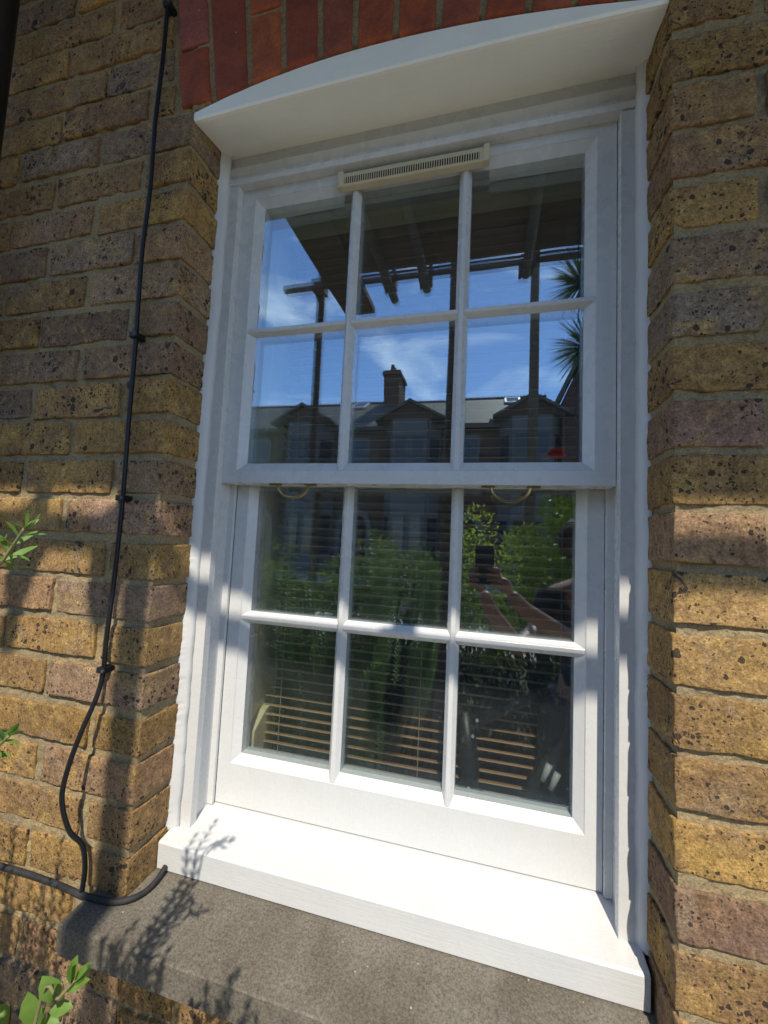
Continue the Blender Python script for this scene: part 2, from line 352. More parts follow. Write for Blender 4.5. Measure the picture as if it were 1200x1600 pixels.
REC = 0.0050            # mortar lies this far behind the brick faces
mb = MB()
# bulk of the wall, outer leaf and inner leaf round the opening
mb.box(-3.5, -REC - 0.003, REC + 0.003, 0.10, GZ, 6.0)
mb.box(W + REC + 0.003, 4.5, REC + 0.003, 0.10, GZ, 6.0)
mb.box(-REC - 0.003, W + REC + 0.003, REC + 0.012, 0.10, 0.125, 6.0)
mb.box(-REC - 0.003, W + REC + 0.003, REC + 0.003, 0.10, GZ, -1.40)
mb.box(-3.5, -0.045, 0.10, 0.34, GZ, 6.0); mb.box(W + 0.045, 4.5, 0.10, 0.34, GZ, 6.0)
mb.box(-0.045, W + 0.045, 0.10, 0.34, 0.13, 6.0); mb.box(-0.045, W + 0.045, 0.10, 0.34, GZ, -1.345)
# uneven mortar skin where it shows
rough_sheet(mb, Vector((-0.68, REC, -1.75)), Vector((0.68 - REC, 0, 0)), Vector((0, 0, 2.5)), 96, 330, 0.0052, 45, Vector((0, -1, 0)), 1)
rough_sheet(mb, Vector((W + REC, REC, -1.75)), Vector((0.25, 0, 0)), Vector((0, 0, 2.5)), 36, 330, 0.0055, 45, Vector((0, -1, 0)), 2)
rough_sheet(mb, Vector((-REC, REC, -1.345)), Vector((0, 0.096, 0)), Vector((0, 0, 1.46)), 14, 210, 0.0055, 40, Vector((1, 0, 0)), 3)
rough_sheet(mb, Vector((W + REC, REC, -1.345)), Vector((0, 0.096, 0)), Vector((0, 0, 1.46)), 14, 210, 0.0055, 40, Vector((-1, 0, 0)), 4)
ab = len(mb.v)
rough_sheet(mb, Vector((-REC, 0.0015, 0.072)), Vector((W + 2 * REC, 0, 0)), Vector((0, 0, 0.61)), 200, 150, 0.0022, 45, Vector((0, -1, 0)), 5)
for q_ in range(ab, len(mb.v)):
    x_, y_, z_ = mb.v[q_]
    if z_ < arch_z(x_) + 0.006: mb.v[q_] = (x_, 0.0095, z_)
rough_sheet(mb, Vector((-REC, REC, -1.75)), Vector((W + 2 * REC, 0, 0)), Vector((0, 0, 0.38)), 100, 50, 0.0052, 45, Vector((0, -1, 0)), 6)
wall = mb.build('brick_wall', M_MORTAR, smooth=False, fix=False)
tag(wall, 'weathered yellow stock brick wall around the white sash window', 'wall')

def axis_pts(h, cell):
    e = [0.0, 0.0014, 0.0042, 0.009]
    n = max(1, int(round((2 * h - 0.02) / cell)))
    return [-h + q for q in e] + [-h + 0.009 + (2 * h - 0.018) * i / n for i in range(1, n)] + [h - q for q in reversed(e)]
def brick_mesh(sx, sy, sz, seed, cell=0.0085, rough=1.0, r0=0.0019):
    hx, hy, hz = sx / 2, sy / 2, sz / 2
    ax = [axis_pts(hx, cell), axis_pts(hy, 0.02), axis_pts(hz, cell)]
    H = (hx, hy, hz); off = Vector((seed * 1.37 % 91, seed * 2.11 % 67, seed * 0.77 % 53))
    idx = {}; V = []; F = []
    def vid(p):
        key = tuple(round(c * 1e5) for c in p)
        if key not in idx:
            idx[key] = len(V); v = Vector(p); q = v + off
            n1_ = noise.noise(q * 38); n2_ = noise.noise(q * 95); n3_ = noise.noise(q * 14)
            r = max(0.0009, r0 + 0.0024 * n1_ * rough + 0.0018 * max(0, n3_) * rough)
            if n2_ + n3_ > 0.5: r += 0.009 * rough * (n2_ + n3_ - 0.5) / 0.4
            ins = Vector([max(-h + r, min(h - r, c)) for c, h in zip(v, H)])
            d = v - ins
            if d.length > 1e-9: v = ins + d.normalized() * min(r, d.length)
            v = v + Vector((noise.noise(q * 30 + Vector((9, 0, 0))), noise.noise(q * 30 + Vector((0, 9, 0))), noise.noise(q * 30 + Vector((0, 0, 9))))) * 0.0021 * rough
            v.y += 0.0018 * rough * noise.noise(q * 9) + 0.0011 * rough * noise.noise(q * 130)
            V.append(tuple(v))
        return idx[key]
    for a in range(3):
        b, c = (a + 1) % 3, (a + 2) % 3
        for sgn in (-1, 1):
            for i in range(len(ax[b]) - 1):
                for j in range(len(ax[c]) - 1):
                    quad = []
                    for (u, w) in ((i, j), (i + 1, j), (i + 1, j + 1), (i, j + 1)):
                        p = [0, 0, 0]; p[a] = sgn * H[a]; p[b] = ax[b][u]; p[c] = ax[c][w]; quad.append(vid(p))
                    F.append(tuple(quad if sgn > 0 else reversed(quad)))
    me = bpy.data.meshes.new('brick'); me.from_pydata(V, [], F); me.polygons.foreach_set('use_smooth', [True] * len(F)); me.update(); return me

PAL = [((0.43, 0.275, 0.085), 5), ((0.47, 0.31, 0.10), 4), ((0.38, 0.25, 0.10), 4), ((0.36, 0.23, 0.12), 3), ((0.36, 0.26, 0.15), 2), ((0.30, 0.235, 0.155), 2), ((0.26, 0.18, 0.11), 2)]
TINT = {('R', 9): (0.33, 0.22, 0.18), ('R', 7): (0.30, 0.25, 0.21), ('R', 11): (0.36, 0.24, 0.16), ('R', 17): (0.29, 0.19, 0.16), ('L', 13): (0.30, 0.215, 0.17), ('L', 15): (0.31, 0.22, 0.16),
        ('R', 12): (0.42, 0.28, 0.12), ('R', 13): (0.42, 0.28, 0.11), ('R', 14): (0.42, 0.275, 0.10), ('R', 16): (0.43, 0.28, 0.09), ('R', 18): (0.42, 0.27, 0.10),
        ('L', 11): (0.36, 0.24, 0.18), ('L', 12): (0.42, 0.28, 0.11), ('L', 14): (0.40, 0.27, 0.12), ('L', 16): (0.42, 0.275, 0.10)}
rng = random.Random(4)
PALX = [(c[0] * 0.87, c[1] * 0.82, c[2] * 0.88) for c, n in PAL for _ in range(n)]
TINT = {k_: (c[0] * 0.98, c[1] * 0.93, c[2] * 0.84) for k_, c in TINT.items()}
def put_brick(x0, x1, z, side, r, depth=0.1, y0=0.0, tint=None):
    sx = (x1 - x0); sz = 0.0615 + rng.uniform(-0.0028, 0.003)
    me = brick_mesh(sx, depth, sz, rng.random() * 900)
    o = link('brick', me, M_BRICK, wall)
    o.location = ((x0 + x1) / 2, y0 + depth / 2 + rng.uniform(-0.0022, 0.0018), z + rng.uniform(-0.0025, 0.0025))
    o.rotation_euler = (rng.uniform(-0.008, 0.008), rng.uniform(-0.007, 0.007), rng.uniform(-0.012, 0.012))
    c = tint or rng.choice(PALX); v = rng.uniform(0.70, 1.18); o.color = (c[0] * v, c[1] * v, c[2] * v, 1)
J = 0.0066
for r in range(-5, 24):
    z = rowz(r); odd = r % 2 == 1
    # left of the opening
    cuts = [0.0, 0.220, 0.445, 0.67] if odd else [0.0, 0.107, 0.332, 0.557, 0.67]
    start = 0.0 if z < 0.06 else -0.045 - 0.112 * (z - 0.11)
    if z > 0.06: cuts = [-start] + [c for c in cuts if c > -start + 0.05]
    if z < -1.345: start = 0.0
    for a, b in zip(cuts, cuts[1:]):
        jx = rng.uniform(-0.006, 0.006) if b < 0.66 else 0
        x1 = -a - (0.0 if a == 0.0 else J); x0 = -b + J + jx
        if z < -1.345 and z > -1.40: x1 = min(x1, -0.068)
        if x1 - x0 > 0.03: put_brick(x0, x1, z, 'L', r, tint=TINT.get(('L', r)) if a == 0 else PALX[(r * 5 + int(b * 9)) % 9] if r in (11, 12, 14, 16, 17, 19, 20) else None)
    # right of the opening
    cuts = [0.0, 0.107, 0.25] if odd else [0.0, 0.220, 0.25]
    for a, b in zip(cuts, cuts[1:]):
        x0 = W + a + (0.0 if a == 0.0 else J); x1 = W + b - J
        if z < -1.345 and z > -1.40: x0 = max(x0, W + 0.068)
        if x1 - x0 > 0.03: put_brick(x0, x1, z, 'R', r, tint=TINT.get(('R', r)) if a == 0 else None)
    # course under the stone sill
    if z < -1.40:
        cuts = [0.0, 0.11, 0.335, 0.56, W] if odd else [0.0, 0.22, 0.445, 0.67, W]
        for a, b in zip(cuts, cuts[1:]): put_brick(a + J, b - J if b < W else W - J, z, 'B', r)

# plainer brickwork further along the wall
mb = MB(); rb = random.Random(77)
for r in range(-16, 31):
    z = rowz(r)
    if z < GZ + 0.05: continue
    spans = [(-1.7, -0.675), (W + 0.255, W + 1.4)]
    if r < -5 or r > 23: spans = [(-1.7, W + 1.4)]
    elif r < -3: spans.append((-0.045, W))
    for a, b in spans:
        x = a - (0.11 if r % 2 else 0.0)
        while x < b:
            x0, x1 = max(x, a) + J, min(x + 0.225, b) - J; x += 0.225
            if x1 - x0 < 0.03: continue
            d = [rb.uniform(-0.002, 0.002) for _ in range(4)]; y = rb.uniform(-0.002, 0.002); h = 0.0325; c_ = 0.004
            mb.add([(x0 + d[0], y + c_, z - h), (x1 + d[1], y + c_, z - h), (x1 + d[1], y + c_, z + h), (x0 + d[0], y + c_, z + h), (x0 + d[0] + c_, y, z - h + c_), (x1 + d[1] - c_, y, z - h + c_), (x1 + d[1] - c_, y, z + h - c_), (x0 + d[0] + c_, y, z + h - c_), (x0 + d[0], 0.05, z - h), (x1 + d[1], 0.05, z - h), (x1 + d[1], 0.05, z + h), (x0 + d[0], 0.05, z + h)],
                   [(4, 5, 6, 7), (0, 1, 5, 4), (1, 2, 6, 5), (2, 3, 7, 6), (3, 0, 4, 7), (8, 9, 1, 0), (9, 10, 2, 1), (10, 11, 3, 2), (11, 8, 0, 3)])
o = stuff(mb.build('brickwork', M_BRICK, wall, fix=False)); o.color = (0.33, 0.215, 0.08, 1)

# red segmental arch, brick by brick
JX = [-0.030, 0.043, 0.120, 0.188, 0.258, 0.322, 0.3935, 0.466, 0.5356, 0.605, 0.671, 0.737, W - 0.012]
def arch_brick(xa, xb, za, zb):
    # wedge between two fanned joints, cut to its length
    def X(xj, z): return xj + (xj - 0.4) * 0.40 * (z - arch_z(xj)) if za is None else xj + (xj - 0.4) * 0.40 * (z - 0.1)
    g = 0.0056; n = 6; nz = 16
    V = []; F = []; off = Vector((xa * 91, zb * 31, 3))
    def P(u, w, y):
        xm = xa + g + (xb - xa - 2 * g) * u
        zl = (max(arch_z(xm), 0.083 if xm < 0.2 else 0.076) + 0.002) if za is None else za
        z = zl + (zb - zl) * w
        return Vector((X(xa, z) + g + (X(xb, z) - X(xa, z) - 2 * g) * u, y, z))
    us = [0, 0.03, 0.09] + [0.09 + 0.82 * i / n for i in range(1, n)] + [0.91, 0.97, 1]
    ws = [0, 0.012, 0.035] + [0.035 + 0.93 * i / nz for i in range(1, nz)] + [0.965, 0.988, 1]
    ids = {}
    for j, w in enumerate(ws):
        for i, u in enumerate(us):
            e = min(i, len(us) - 1 - i, j, len(ws) - 1 - j)
            p = P(u, w, 0.0); q = p + off
            y = -0.003 + (0.0034 if e == 0 else 0.0008 if e == 1 else 0.0) + 0.0009 * noise.noise(q * 40) + (0.002 * max(0, noise.noise(q * 60)) if e == 0 else 0)
            p.y = y; p.x += 0.0008 * noise.noise(q * 55); ids[(i, j)] = len(V); V.append(tuple(p))
    nu, nw = len(us), len(ws)
    for j in range(nw - 1):
        for i in range(nu - 1): F.append((ids[i, j], ids[i + 1, j], ids[i + 1, j + 1], ids[i, j + 1]))
    ring = [(i, 0) for i in range(nu)] + [(nu - 1, j) for j in range(1, nw)] + [(i, nw - 1) for i in range(nu - 2, -1, -1)] + [(0, j) for j in range(nw - 2, 0, -1)]
    b0 = len(V)
    for k_ in ring: v = V[ids[k_]]; V.append((v[0], 0.09, v[2]))
    m_ = len(ring)
    for k_ in range(m_): F.append((ids[ring[k_]], b0 + k_, b0 + (k_ + 1) % m_, ids[ring[(k_ + 1) % m_]]))
    me = bpy.data.meshes.new('arch_brick'); me.from_pydata(V, [], F); me.polygons.foreach_set('use_smooth', [True] * len(F)); me.update()
    o = link('arch_brick', me, M_RED, wall)
    c = rng.choice([(0.42, 0.10, 0.038), (0.36, 0.08, 0.034), (0.47, 0.125, 0.042), (0.33, 0.095, 0.05), (0.30, 0.07, 0.035)]); o.color = (*c, 1)
    return o
for i in range(len(JX) - 1):
    top = 0.345 + rng.uniform(-0.004, 0.004)
    if i in (0, 2, 5, 8, 10):
        cutz = {0: 0.205, 2: 0.235}.get(i, 0.26)
        arch_brick(JX[i], JX[i + 1], None, cutz - 0.005); o = arch_brick(JX[i], JX[i + 1], cutz + 0.005, top)
        if i == 0: o.color = (0.34, 0.11, 0.085, 1)
    else: arch_brick(JX[i], JX[i + 1], None, top)

# stone sill
mb = MB(); n = 60
prof = [(-0.060, -1.392), (-0.0615, -1.3492), (-0.0592, -1.3468), (-0.02, -1.3445), (0.062, -1.3405), (0.098, -1.3395), (0.098, -1.398), (-0.02, -1.398)]
xs = [-0.0625 + (W + 0.125) * i / n for i in range(n + 1)]
for i, x in enumerate(xs):
    for j, (y, z) in enumerate(prof):
        q = Vector((x * 22, y * 22, z * 22)); d = 0.0014 if i in (0, n) else 0.0012
        mb.v.append((x, y + d * noise.noise(q) * 1.4, z + d * noise.noise(q + Vector((5, 5, 5)))))
m_ = len(prof)
for i in range(n):
    for j in range(m_): mb.f.append((i * m_ + j, (i + 1) * m_ + j, (i + 1) * m_ + (j + 1) % m_, i * m_ + (j + 1) % m_))
mb.f.append(tuple(range(m_))); mb.f.append(tuple(n * m_ + j for j in range(m_ - 1, -1, -1)))
tag(mb.build('stone_sill', M_STONE), 'grey brown weathered stone sill projecting below the white window', 'sill')

# ------------------------------------------------------------------ sash window
win = empty('sash_window', (W / 2, 0.1, -1.34))
tag(win, 'white painted timber sash window with six over six panes in brick opening', 'window')
def part(o, parent=win):
    o.parent = parent; o.matrix_parent_inverse = parent.matrix_world.inverted() if parent is not win else Matrix.Translation(-win.location)
    return o
XL, XR = 0.0378, 0.7626
part(MB().box(-0.04, XL, 0.1, 0.118, -1.30, 0.003).build('outer_lining', M_PZ, bevel=0.0012))
part(MB().box(XR, W + 0.04, 0.1, 0.118, -1.30, 0.0005).build('outer_lining', M_PZ, bevel=0.0012))
part(MB().box(-0.04, 0.030, 0.1185, 0.22, -1.30, 0.03).build('pulley_stile', M_PZ, bevel=0.001))
part(MB().box(0.7705, W + 0.04, 0.1185, 0.22, -1.30, 0.03).build('pulley_stile', M_PZ, bevel=0.001))
part(MB().box(0.0295, 0.0425, 0.157, 0.1645, -1.276, 0.03).build('parting_bead', M_PZ, bevel=0.001))
part(MB().box(0.758, 0.771, 0.157, 0.1645, -1.276, 0.03).build('parting_bead', M_PZ, bevel=0.001))
# head: lining, two mouldings, sloping soffit board with arched top
part(MB().box(0.004, W - 0.004, 0.0985, 0.22, 0.0035, 0.0165).build('head_lining', M_PX, bevel=0.0015))
part(MB().prism([(0.1025, 0.0168), (0.1065, 0.030), (0.1005, 0.0445), (0.22, 0.0445), (0.22, 0.0168)], 0.004, W - 0.004, 'x').build('head_moulding', M_PX, bevel=0.001))
part(MB().prism([(0.108, 0.0448), (0.1085, 0.082), (0.22, 0.082), (0.22, 0.0448)], 0.004, W - 0.004, 'x').build('head_moulding', M_PX, bevel=0.001))
mb = MB(); n = 48; x0_, x1_ = -0.004, W + 0.004
for i in range(n + 1):
    x = x0_ + (x1_ - x0_) * i / n; w_ = 0.0006 * noise.noise(Vector((x * 30, 0, 0))) + 0.006 * (1 - ((x - 0.4) / 0.4) ** 2)
    zt = arch_z(x) - 0.0005 + 0.0012 * noise.noise(Vector((x * 60, 3, 0)))
    for (y, z) in ((0.0025, zt), (0.002, 0.0575 + w_), (0.004, 0.0535 + w_), (0.009, 0.0535 + w_), (0.100, 0.074), (0.110, 0.0745), (0.110, 0.125)): mb.v.append((x, y, z))
for i in range(n):
    for j in range(7): mb.f.append((i * 7 + j, (i + 1) * 7 + j, (i + 1) * 7 + (j + 1) % 7, i * 7 + (j + 1) % 7))
mb.f.append(tuple(range(7))); mb.f.append(tuple(n * 7 + j for j in range(6, -1, -1)))
part(mb.build('arch_soffit', M_SOFFIT))
# timber sill
part(MB().prism([(0.0625, -1.338), (0.0615, -1.2945), (0.0645, -1.2915), (0.10, -1.2868), (0.165, -1.2772), (0.22, -1.272), (0.22, -1.338)], 0.0035, W - 0.005, 'x').build('timber_sill', M_PX, bevel=0.0012))
# ragged painted mastic where frame meets brick
def mastic(xb, sgn, za, zb, seed, wb=0.020):
    mb = MB(); n = int((zb - za) / 0.003)
    for i in range(n + 1):
        z = za + (zb - za) * i / n; q = Vector((seed, 0, z))
        a = 0.5 + 0.5 * noise.noise(q * 13); b = noise.noise(q * 90); c = noise.noise(q * 230)
        am = 0.5 + noise.noise(q * 5 + Vector((0, 7, 0)))
        yo = 0.086 + 0.006 * noise.noise(q * 6) + 0.003 * b * am + 0.003 * c * am
        xi = wb * (0.7 + 0.25 * a) + 0.0012 * noise.noise(q * 45)
        for (x, y) in ((-0.006, yo), (0.0015 + 0.0012 * b, yo + 0.0006), (xi * 0.55, 0.0945 + 0.0015 * noise.noise(q * 30)), (xi, 0.0994), (xi - 0.003, 0.101), (-0.006, 0.101)):
            mb.v.append((xb + sgn * x, y, z))
    for i in range(n):
        for j in range(5): mb.f.append((i * 6 + j, i * 6 + j + 1, (i + 1) * 6 + j + 1, (i + 1) * 6 + j))
    return part(mb.build('mastic_seal', M_MASTIC, smooth=True))
mastic(0.0, 1, -1.29, 0.075, 3.1); mastic(W, -1, -1.288, 0.078, 8.4, 0.0155)

def sash(name, xa, xb, z0, z1, yf, yb, yg, gx, gz, cx, lead=0.0085):
    """frame of stiles and rails with bevelled edges towards the glass; bars and panes are sub-parts"""
    fr = MB(); ch = cx
    X0, X1 = gx[0][0], gx[-1][1]; Z0, Z1 = gz[-1][0], gz[0][1]
    # front flats
    fx0, fx1, fz0, fz1 = X0 - ch, X1 + ch, Z0 - ch, Z1 + ch
    def quadY(a, b, c, d, y): fr.add([(a, y, c), (b, y, c), (b, y, d), (a, y, d)], [(0, 1, 2, 3)])
    def ring(o, i, yo, yi):
        A = [(o[0], yo, o[2]), (o[1], yo, o[2]), (o[1], yo, o[3]), (o[0], yo, o[3])]; B = [(i[0], yi, i[2]), (i[1], yi, i[2]), (i[1], yi, i[3]), (i[0], yi, i[3])]
        fr.add(A + B, [(k, (k + 1) % 4, (k + 1) % 4 + 4, k + 4) for k in range(4)])
    ring((xa, xb, z0, z1), (fx0, fx1, fz0, fz1), yf, yf)
    ring((fx0, fx1, fz0, fz1), (fx0 + 0.0012, fx1 - 0.0012, fz0 + 0.0012, fz1 - 0.0012), yf, yf + 0.0022)
    ring((fx0 + 0.0012, fx1 - 0.0012, fz0 + 0.0012, fz1 - 0.0012), (X0, X1, Z0, Z1), yf + 0.0022, yg)
    ring((X0, X1, Z0, Z1), (X0, X1, Z0, Z1), yg, yb)
    ring((X0, X1, Z0, Z1), (xa, xb, z0, z1), yb, yb)
    ring((xa, xb, z0, z1), (xa, xb, z0, z1), yb, yf)
    f = part(fr.build(name, M_PZ))
    def sub(o): o.parent = f; o.matrix_parent_inverse = Matrix.Identity(4); return o
    # glazing bars
    for (a, b) in zip(gx, gx[1:]):
        xm, hw = (a[1] + b[0]) / 2, (b[0] - a[1]) / 2
        sub(MB().prism([(xm - hw, yb - 0.004), (xm - hw, yg), (xm - 0.0042, yf + 0.0014), (xm - 0.003, yf + 0.0006), (xm + 0.003, yf + 0.0006), (xm + 0.0042, yf + 0.0014), (xm + hw, yg), (xm + hw, yb - 0.004)], Z0 - ch * 0.93, Z1 + ch * 0.93, 'z').build('glazing_bar', M_PZ))
    for (a, b) in zip(gz, gz[1:]):
        zm, hw = (a[0] + b[1]) / 2, (a[0] - b[1]) / 2
        for (g0, g1) in gx:
            e0 = ch * 0.9 if g0 == X0 else 0.006; e1 = ch * 0.9 if g1 == X1 else 0.006
            sub(MB().prism([(yb - 0.0045, zm - hw), (yg, zm - hw), (yf + 0.0018, zm - 0.0042), (yf + 0.001, zm - 0.003), (yf + 0.001, zm + 0.003), (yf + 0.0018, zm + 0.0042), (yg, zm + hw), (yb - 0.0045, zm + hw)], g0 - e0, g1 + e1, 'x').build('glazing_bar', M_PX))
    for (g0, g1) in gx:
        for (h0, h1) in gz:
            p_ = sub(MB().box(-(g1 - g0) / 2 - 0.002, (g1 - g0) / 2 + 0.002, 0, 0.016, -(h1 - h0) / 2 - 0.002, (h1 - h0) / 2 + 0.002).build('pane', M_GLASS))
            p_.location = ((g0 + g1) / 2, yg, (h0 + h1) / 2); p_.rotation_euler = (rng.uniform(-0.0012, 0.0012), 0, rng.uniform(-0.0012, 0.0012))
    return f
upper = sash('upper_sash', 0.0362, 0.7618, -0.6275, 0.02, 0.118, 0.1565, 0.1305, [(0.0845, 0.2805), (0.3025, 0.497), (0.5195, 0.7145)], [(-0.2995, -0.0335), (-0.5865, -0.3205)], 0.0165)
lower = sash('lower_sash', 0.0430, 0.7575, -1.2742, -0.588, 0.1655, 0.205, 0.1785, [(0.087, 0.2795), (0.3025, 0.4975), (0.5195, 0.7145)], [(-0.8905, -0.626), (-1.178, -0.9155)], 0.0165)

# brass pulls screwed under the meeting rail
for k, (xa, xb) in enumerate(((0.141, 0.239), (0.553, 0.650))):
    mb = MB(); xm = (xa + xb) / 2; hw = (xb - xa) / 2
    mb.box(xa, xa + 0.022, 0.125, 0.137, -0.6305, -0.6278); mb.box(xb - 0.022, xb, 0.125, 0.137, -0.6305, -0.6278)
    pts = [(xm + (hw - 0.016) * math.cos(math.pi * (1 + t / 16)), 0.131, -0.6300 + 0.0245 * math.sin(math.pi * (1 + t / 16))) for t in range(17)]
    mb.tube(pts, 0.0026, 8)
    o = mb.build('sash_pull', M_BRASS, smooth=False); o.parent = upper

# trickle vent
vent = part(MB().prism([(0.118, -0.0395), (0.1055, -0.0385), (0.1035, -0.036), (0.1035, -0.0255), (0.1060, -0.0095), (0.118, -0.0075)], 0.261, 0.549, 'x').build('trickle_vent', M_CREAM, bevel=0.0012))
def vsub(o): o.parent = vent; return o
vsub(MB().box(0.2735, 0.5335, 0.10325, 0.1045, -0.0340, -0.0210).build('slot_shade_strip', M_PAINTSHADE))  # dark strip on the vent face, painted in place of slot shade
mb = MB()
for i in range(58):
    x = 0.2745 + 0.0045 * i; mb.box(x, x + 0.0018, 0.1023, 0.1042, -0.0345, -0.0205)
stuff(vsub(mb.build('slot_fins', M_CREAM)))
vsub(MB().box(0.259, 0.2705, 0.1018, 0.118, -0.0402, -0.0068).build('end_cap', M_CREAM, bevel=0.003)); vsub(MB().box(0.5395, 0.551, 0.1018, 0.118, -0.0402, -0.0068).build('end_cap', M_CREAM, bevel=0.003))

# ------------------------------------------------------------------ inside the room
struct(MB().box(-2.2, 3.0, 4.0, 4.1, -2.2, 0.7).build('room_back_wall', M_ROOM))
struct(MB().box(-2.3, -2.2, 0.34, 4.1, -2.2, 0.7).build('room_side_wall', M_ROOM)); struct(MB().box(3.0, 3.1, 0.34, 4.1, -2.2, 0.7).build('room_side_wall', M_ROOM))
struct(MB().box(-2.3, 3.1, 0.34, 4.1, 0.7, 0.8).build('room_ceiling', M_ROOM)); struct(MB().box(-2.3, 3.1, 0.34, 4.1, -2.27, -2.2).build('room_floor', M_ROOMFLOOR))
pel = MB().box(-0.03, W + 0.03, 0.2215, 0.236, -0.028, 0.13).box(-0.03, W + 0.03, 0.2150, 0.2215, 0.012, 0.13).build('blind_pelmet', M_INCREAM, bevel=0.001)
tag(pel, 'cream board above the wooden blind, seen through the top panes', 'pelmet')
arc = MB().box(0.020, 0.070, 0.222, 0.34, -1.30, 0.1).build('inner_lining', M_INCREAM, bevel=0.002)
tag(arc, 'cream inner window lining seen through the left panes', 'lining')
tag(MB().prism([(0.222, -1.27), (0.222, -1.155), (0.265, -1.125), (0.29, -1.12), (0.30, -1.135), (0.295, -1.165), (0.262, -1.215), (0.245, -1.27)], 0.0705, 0.088, 'x').build('moulded_block', M_INCREAM, bevel=0.002), 'cream moulded block behind the lowest left pane', 'moulding')
blind = empty('venetian_blind', (0.41, 0.275, -1.24)); tag(blind, 'open brown wooden slatted blind hanging behind the sash window', 'blind')
def bpart(o): o.parent = blind; o.matrix_parent_inverse = Matrix.Translation(-blind.location); return o
slat = MB(); nb = 5
for k in range(nb + 1):
    y = -0.0125 + 0.025 * k / nb; z = 0.0016 * (1 - (2 * k / nb - 1) ** 2)
    slat.v += [(-0.319, y, z), (0.319, y, z), (-0.319, y, z + 0.0024), (0.319, y, z + 0.0024)]
for k in range(nb):
    a, b = 4 * k, 4 * k + 4; slat.f += [(a, a + 1, b + 1, b), (a + 2, b + 2, b + 3, a + 3), (a, b, b + 2, a + 2), (a + 1, a + 3, b + 3, b + 1)]
slat.f += [(0, 2, 3, 1), (4 * nb, 4 * nb + 1, 4 * nb + 3, 4 * nb + 2)]
sme = slat.mesh('slat')
for i in range(59):
    o = link('slat', sme, M_BLIND); z = -0.055 - 0.0200 * i
    o.location = (0.409, 0.27, z + rng.uniform(-0.0005, 0.0005)); o.rotation_euler = (math.radians(-20 + rng.uniform(-1.5, 1.5)), rng.uniform(-0.001, 0.001), 0); bpart(o)
bpart(MB().box(0.095, 0.725, 0.257, 0.285, -1.247, -1.233).build('bottom_rail', M_BLIND, bevel=0.002))
bpart(MB().box(0.09, 0.73, 0.25, 0.29, -0.04, 0.0).build('head_rail', M_BLIND, bevel=0.002))
for x in (0.128, 0.44, 0.706):
    bpart(MB().tube([(x, 0.2562, -0.04), (x, 0.2562, -1.25)], 0.0007, 6).build('ladder_cord', M_CORD))
# dark folded frame standing between the glass and the blind, lower right
fold = empty('folded_stand', (0.62, 0.235, -1.26)); tag(fold, 'black folded tubular stand with two pale grey tips behind the lowest right pane', 'stand')
def fpart(o): o.parent = fold; o.matrix_parent_inverse = Matrix.Translation(-fold.location); return o
fpart(MB().tube([(0.545, 0.236, -1.075), (0.62, 0.237, -1.03), (0.735, 0.238, -0.96)], 0.0105, 10).build('tube', M_BLACK, smooth=True))
fpart(MB().tube([(0.53, 0.236, -1.05), (0.545, 0.236, -1.16), (0.54, 0.236, -1.25)], 0.017, 10).build('tube', M_BLACK, smooth=True))
fpart(MB().tube([(0.735, 0.236, -0.98), (0.715, 0.236, -1.08), (0.66, 0.236, -1.16), (0.655, 0.236, -1.26)], 0.014, 10).build('tube', M_BLACK, smooth=True))
fpart(MB().box(0.665, 0.745, 0.243, 0.252, -1.26, -1.02).build('side_panel', M_BLACK, bevel=0.003))
fpart(MB().tube([(0.545 + 0.028 * math.cos(a_ / 4), 0.232, -1.215 + 0.028 * math.sin(a_ / 4)) for a_ in range(26)], 0.006, 8).build('wheel', M_BLACK, smooth=True))
for dx in (0.0, 0.014):
    fpart(MB().tube([(0.672 + dx, 0.2195, -1.148 - dx * 0.9), (0.684 + dx, 0.2195, -1.118 - dx * 0.9)], [0.0052, 0.0062], 8).build('pale_tip', M_SILVER, smooth=True))
for (x, z) in ((0.555, -1.06), (0.548, -1.09), (0.543, -1.185), (0.668, -1.235)):
    fpart(MB().tube([(x, 0.2165, z), (x, 0.22, z)], 0.003, 8).build('rivet', M_SILVER))

# ------------------------------------------------------------------ cable, hose, downpipe on the wall
cab = empty('black_cable', (-0.074, 0, 0.6)); tag(cab, 'thin black cable clipped vertically to the brick left of the window', 'cable')
def cpart(o): o.parent = cab; o.matrix_parent_inverse = Matrix.Translation(-cab.location); return o
cz = [0.75, 0.55, 0.31, 0.18, 0.05, -0.08, -0.22, -0.376, -0.527, -0.675, -0.816, -0.926, -0.978]
cp = [(-0.0745 + 0.0035 * math.sin(z * 7.1) - 0.003 * (0.0 < z < 0.4), -0.009 - 0.003 * (0.5 + 0.5 * math.sin(z * 19)), z) for z in cz]
loop = [(-0.079, -0.016, -1.02), (-0.089, -0.030, -1.075), (-0.098, -0.040, -1.13), (-0.1015, -0.043, -1.18), (-0.091, -0.034, -1.232), (-0.078, -0.019, -1.262), (-0.0735, -0.0135, -1.30), (-0.071, -0.017, -1.336)]
cpart(MB().tube(smooth_path(cp + loop, 6), 0.0039, 10).build('sheath', M_CABLE, smooth=True))
for z in (0.30, -0.374, -0.677, -0.978):
    x = -0.0745 + 0.0035 * math.sin(z * 7.1)
    o = cpart(MB().box(x - 0.0085, x + 0.0085, -0.018, 0.004, z - 0.0052, z + 0.0052).build('cable_clip', M_CABLE, bevel=0.002))
    n_ = MB().tube([(x + 0.006, -0.0195, z), (x + 0.006, -0.016, z)], 0.0028, 8).build('nail', M_TUBE); n_.parent = o
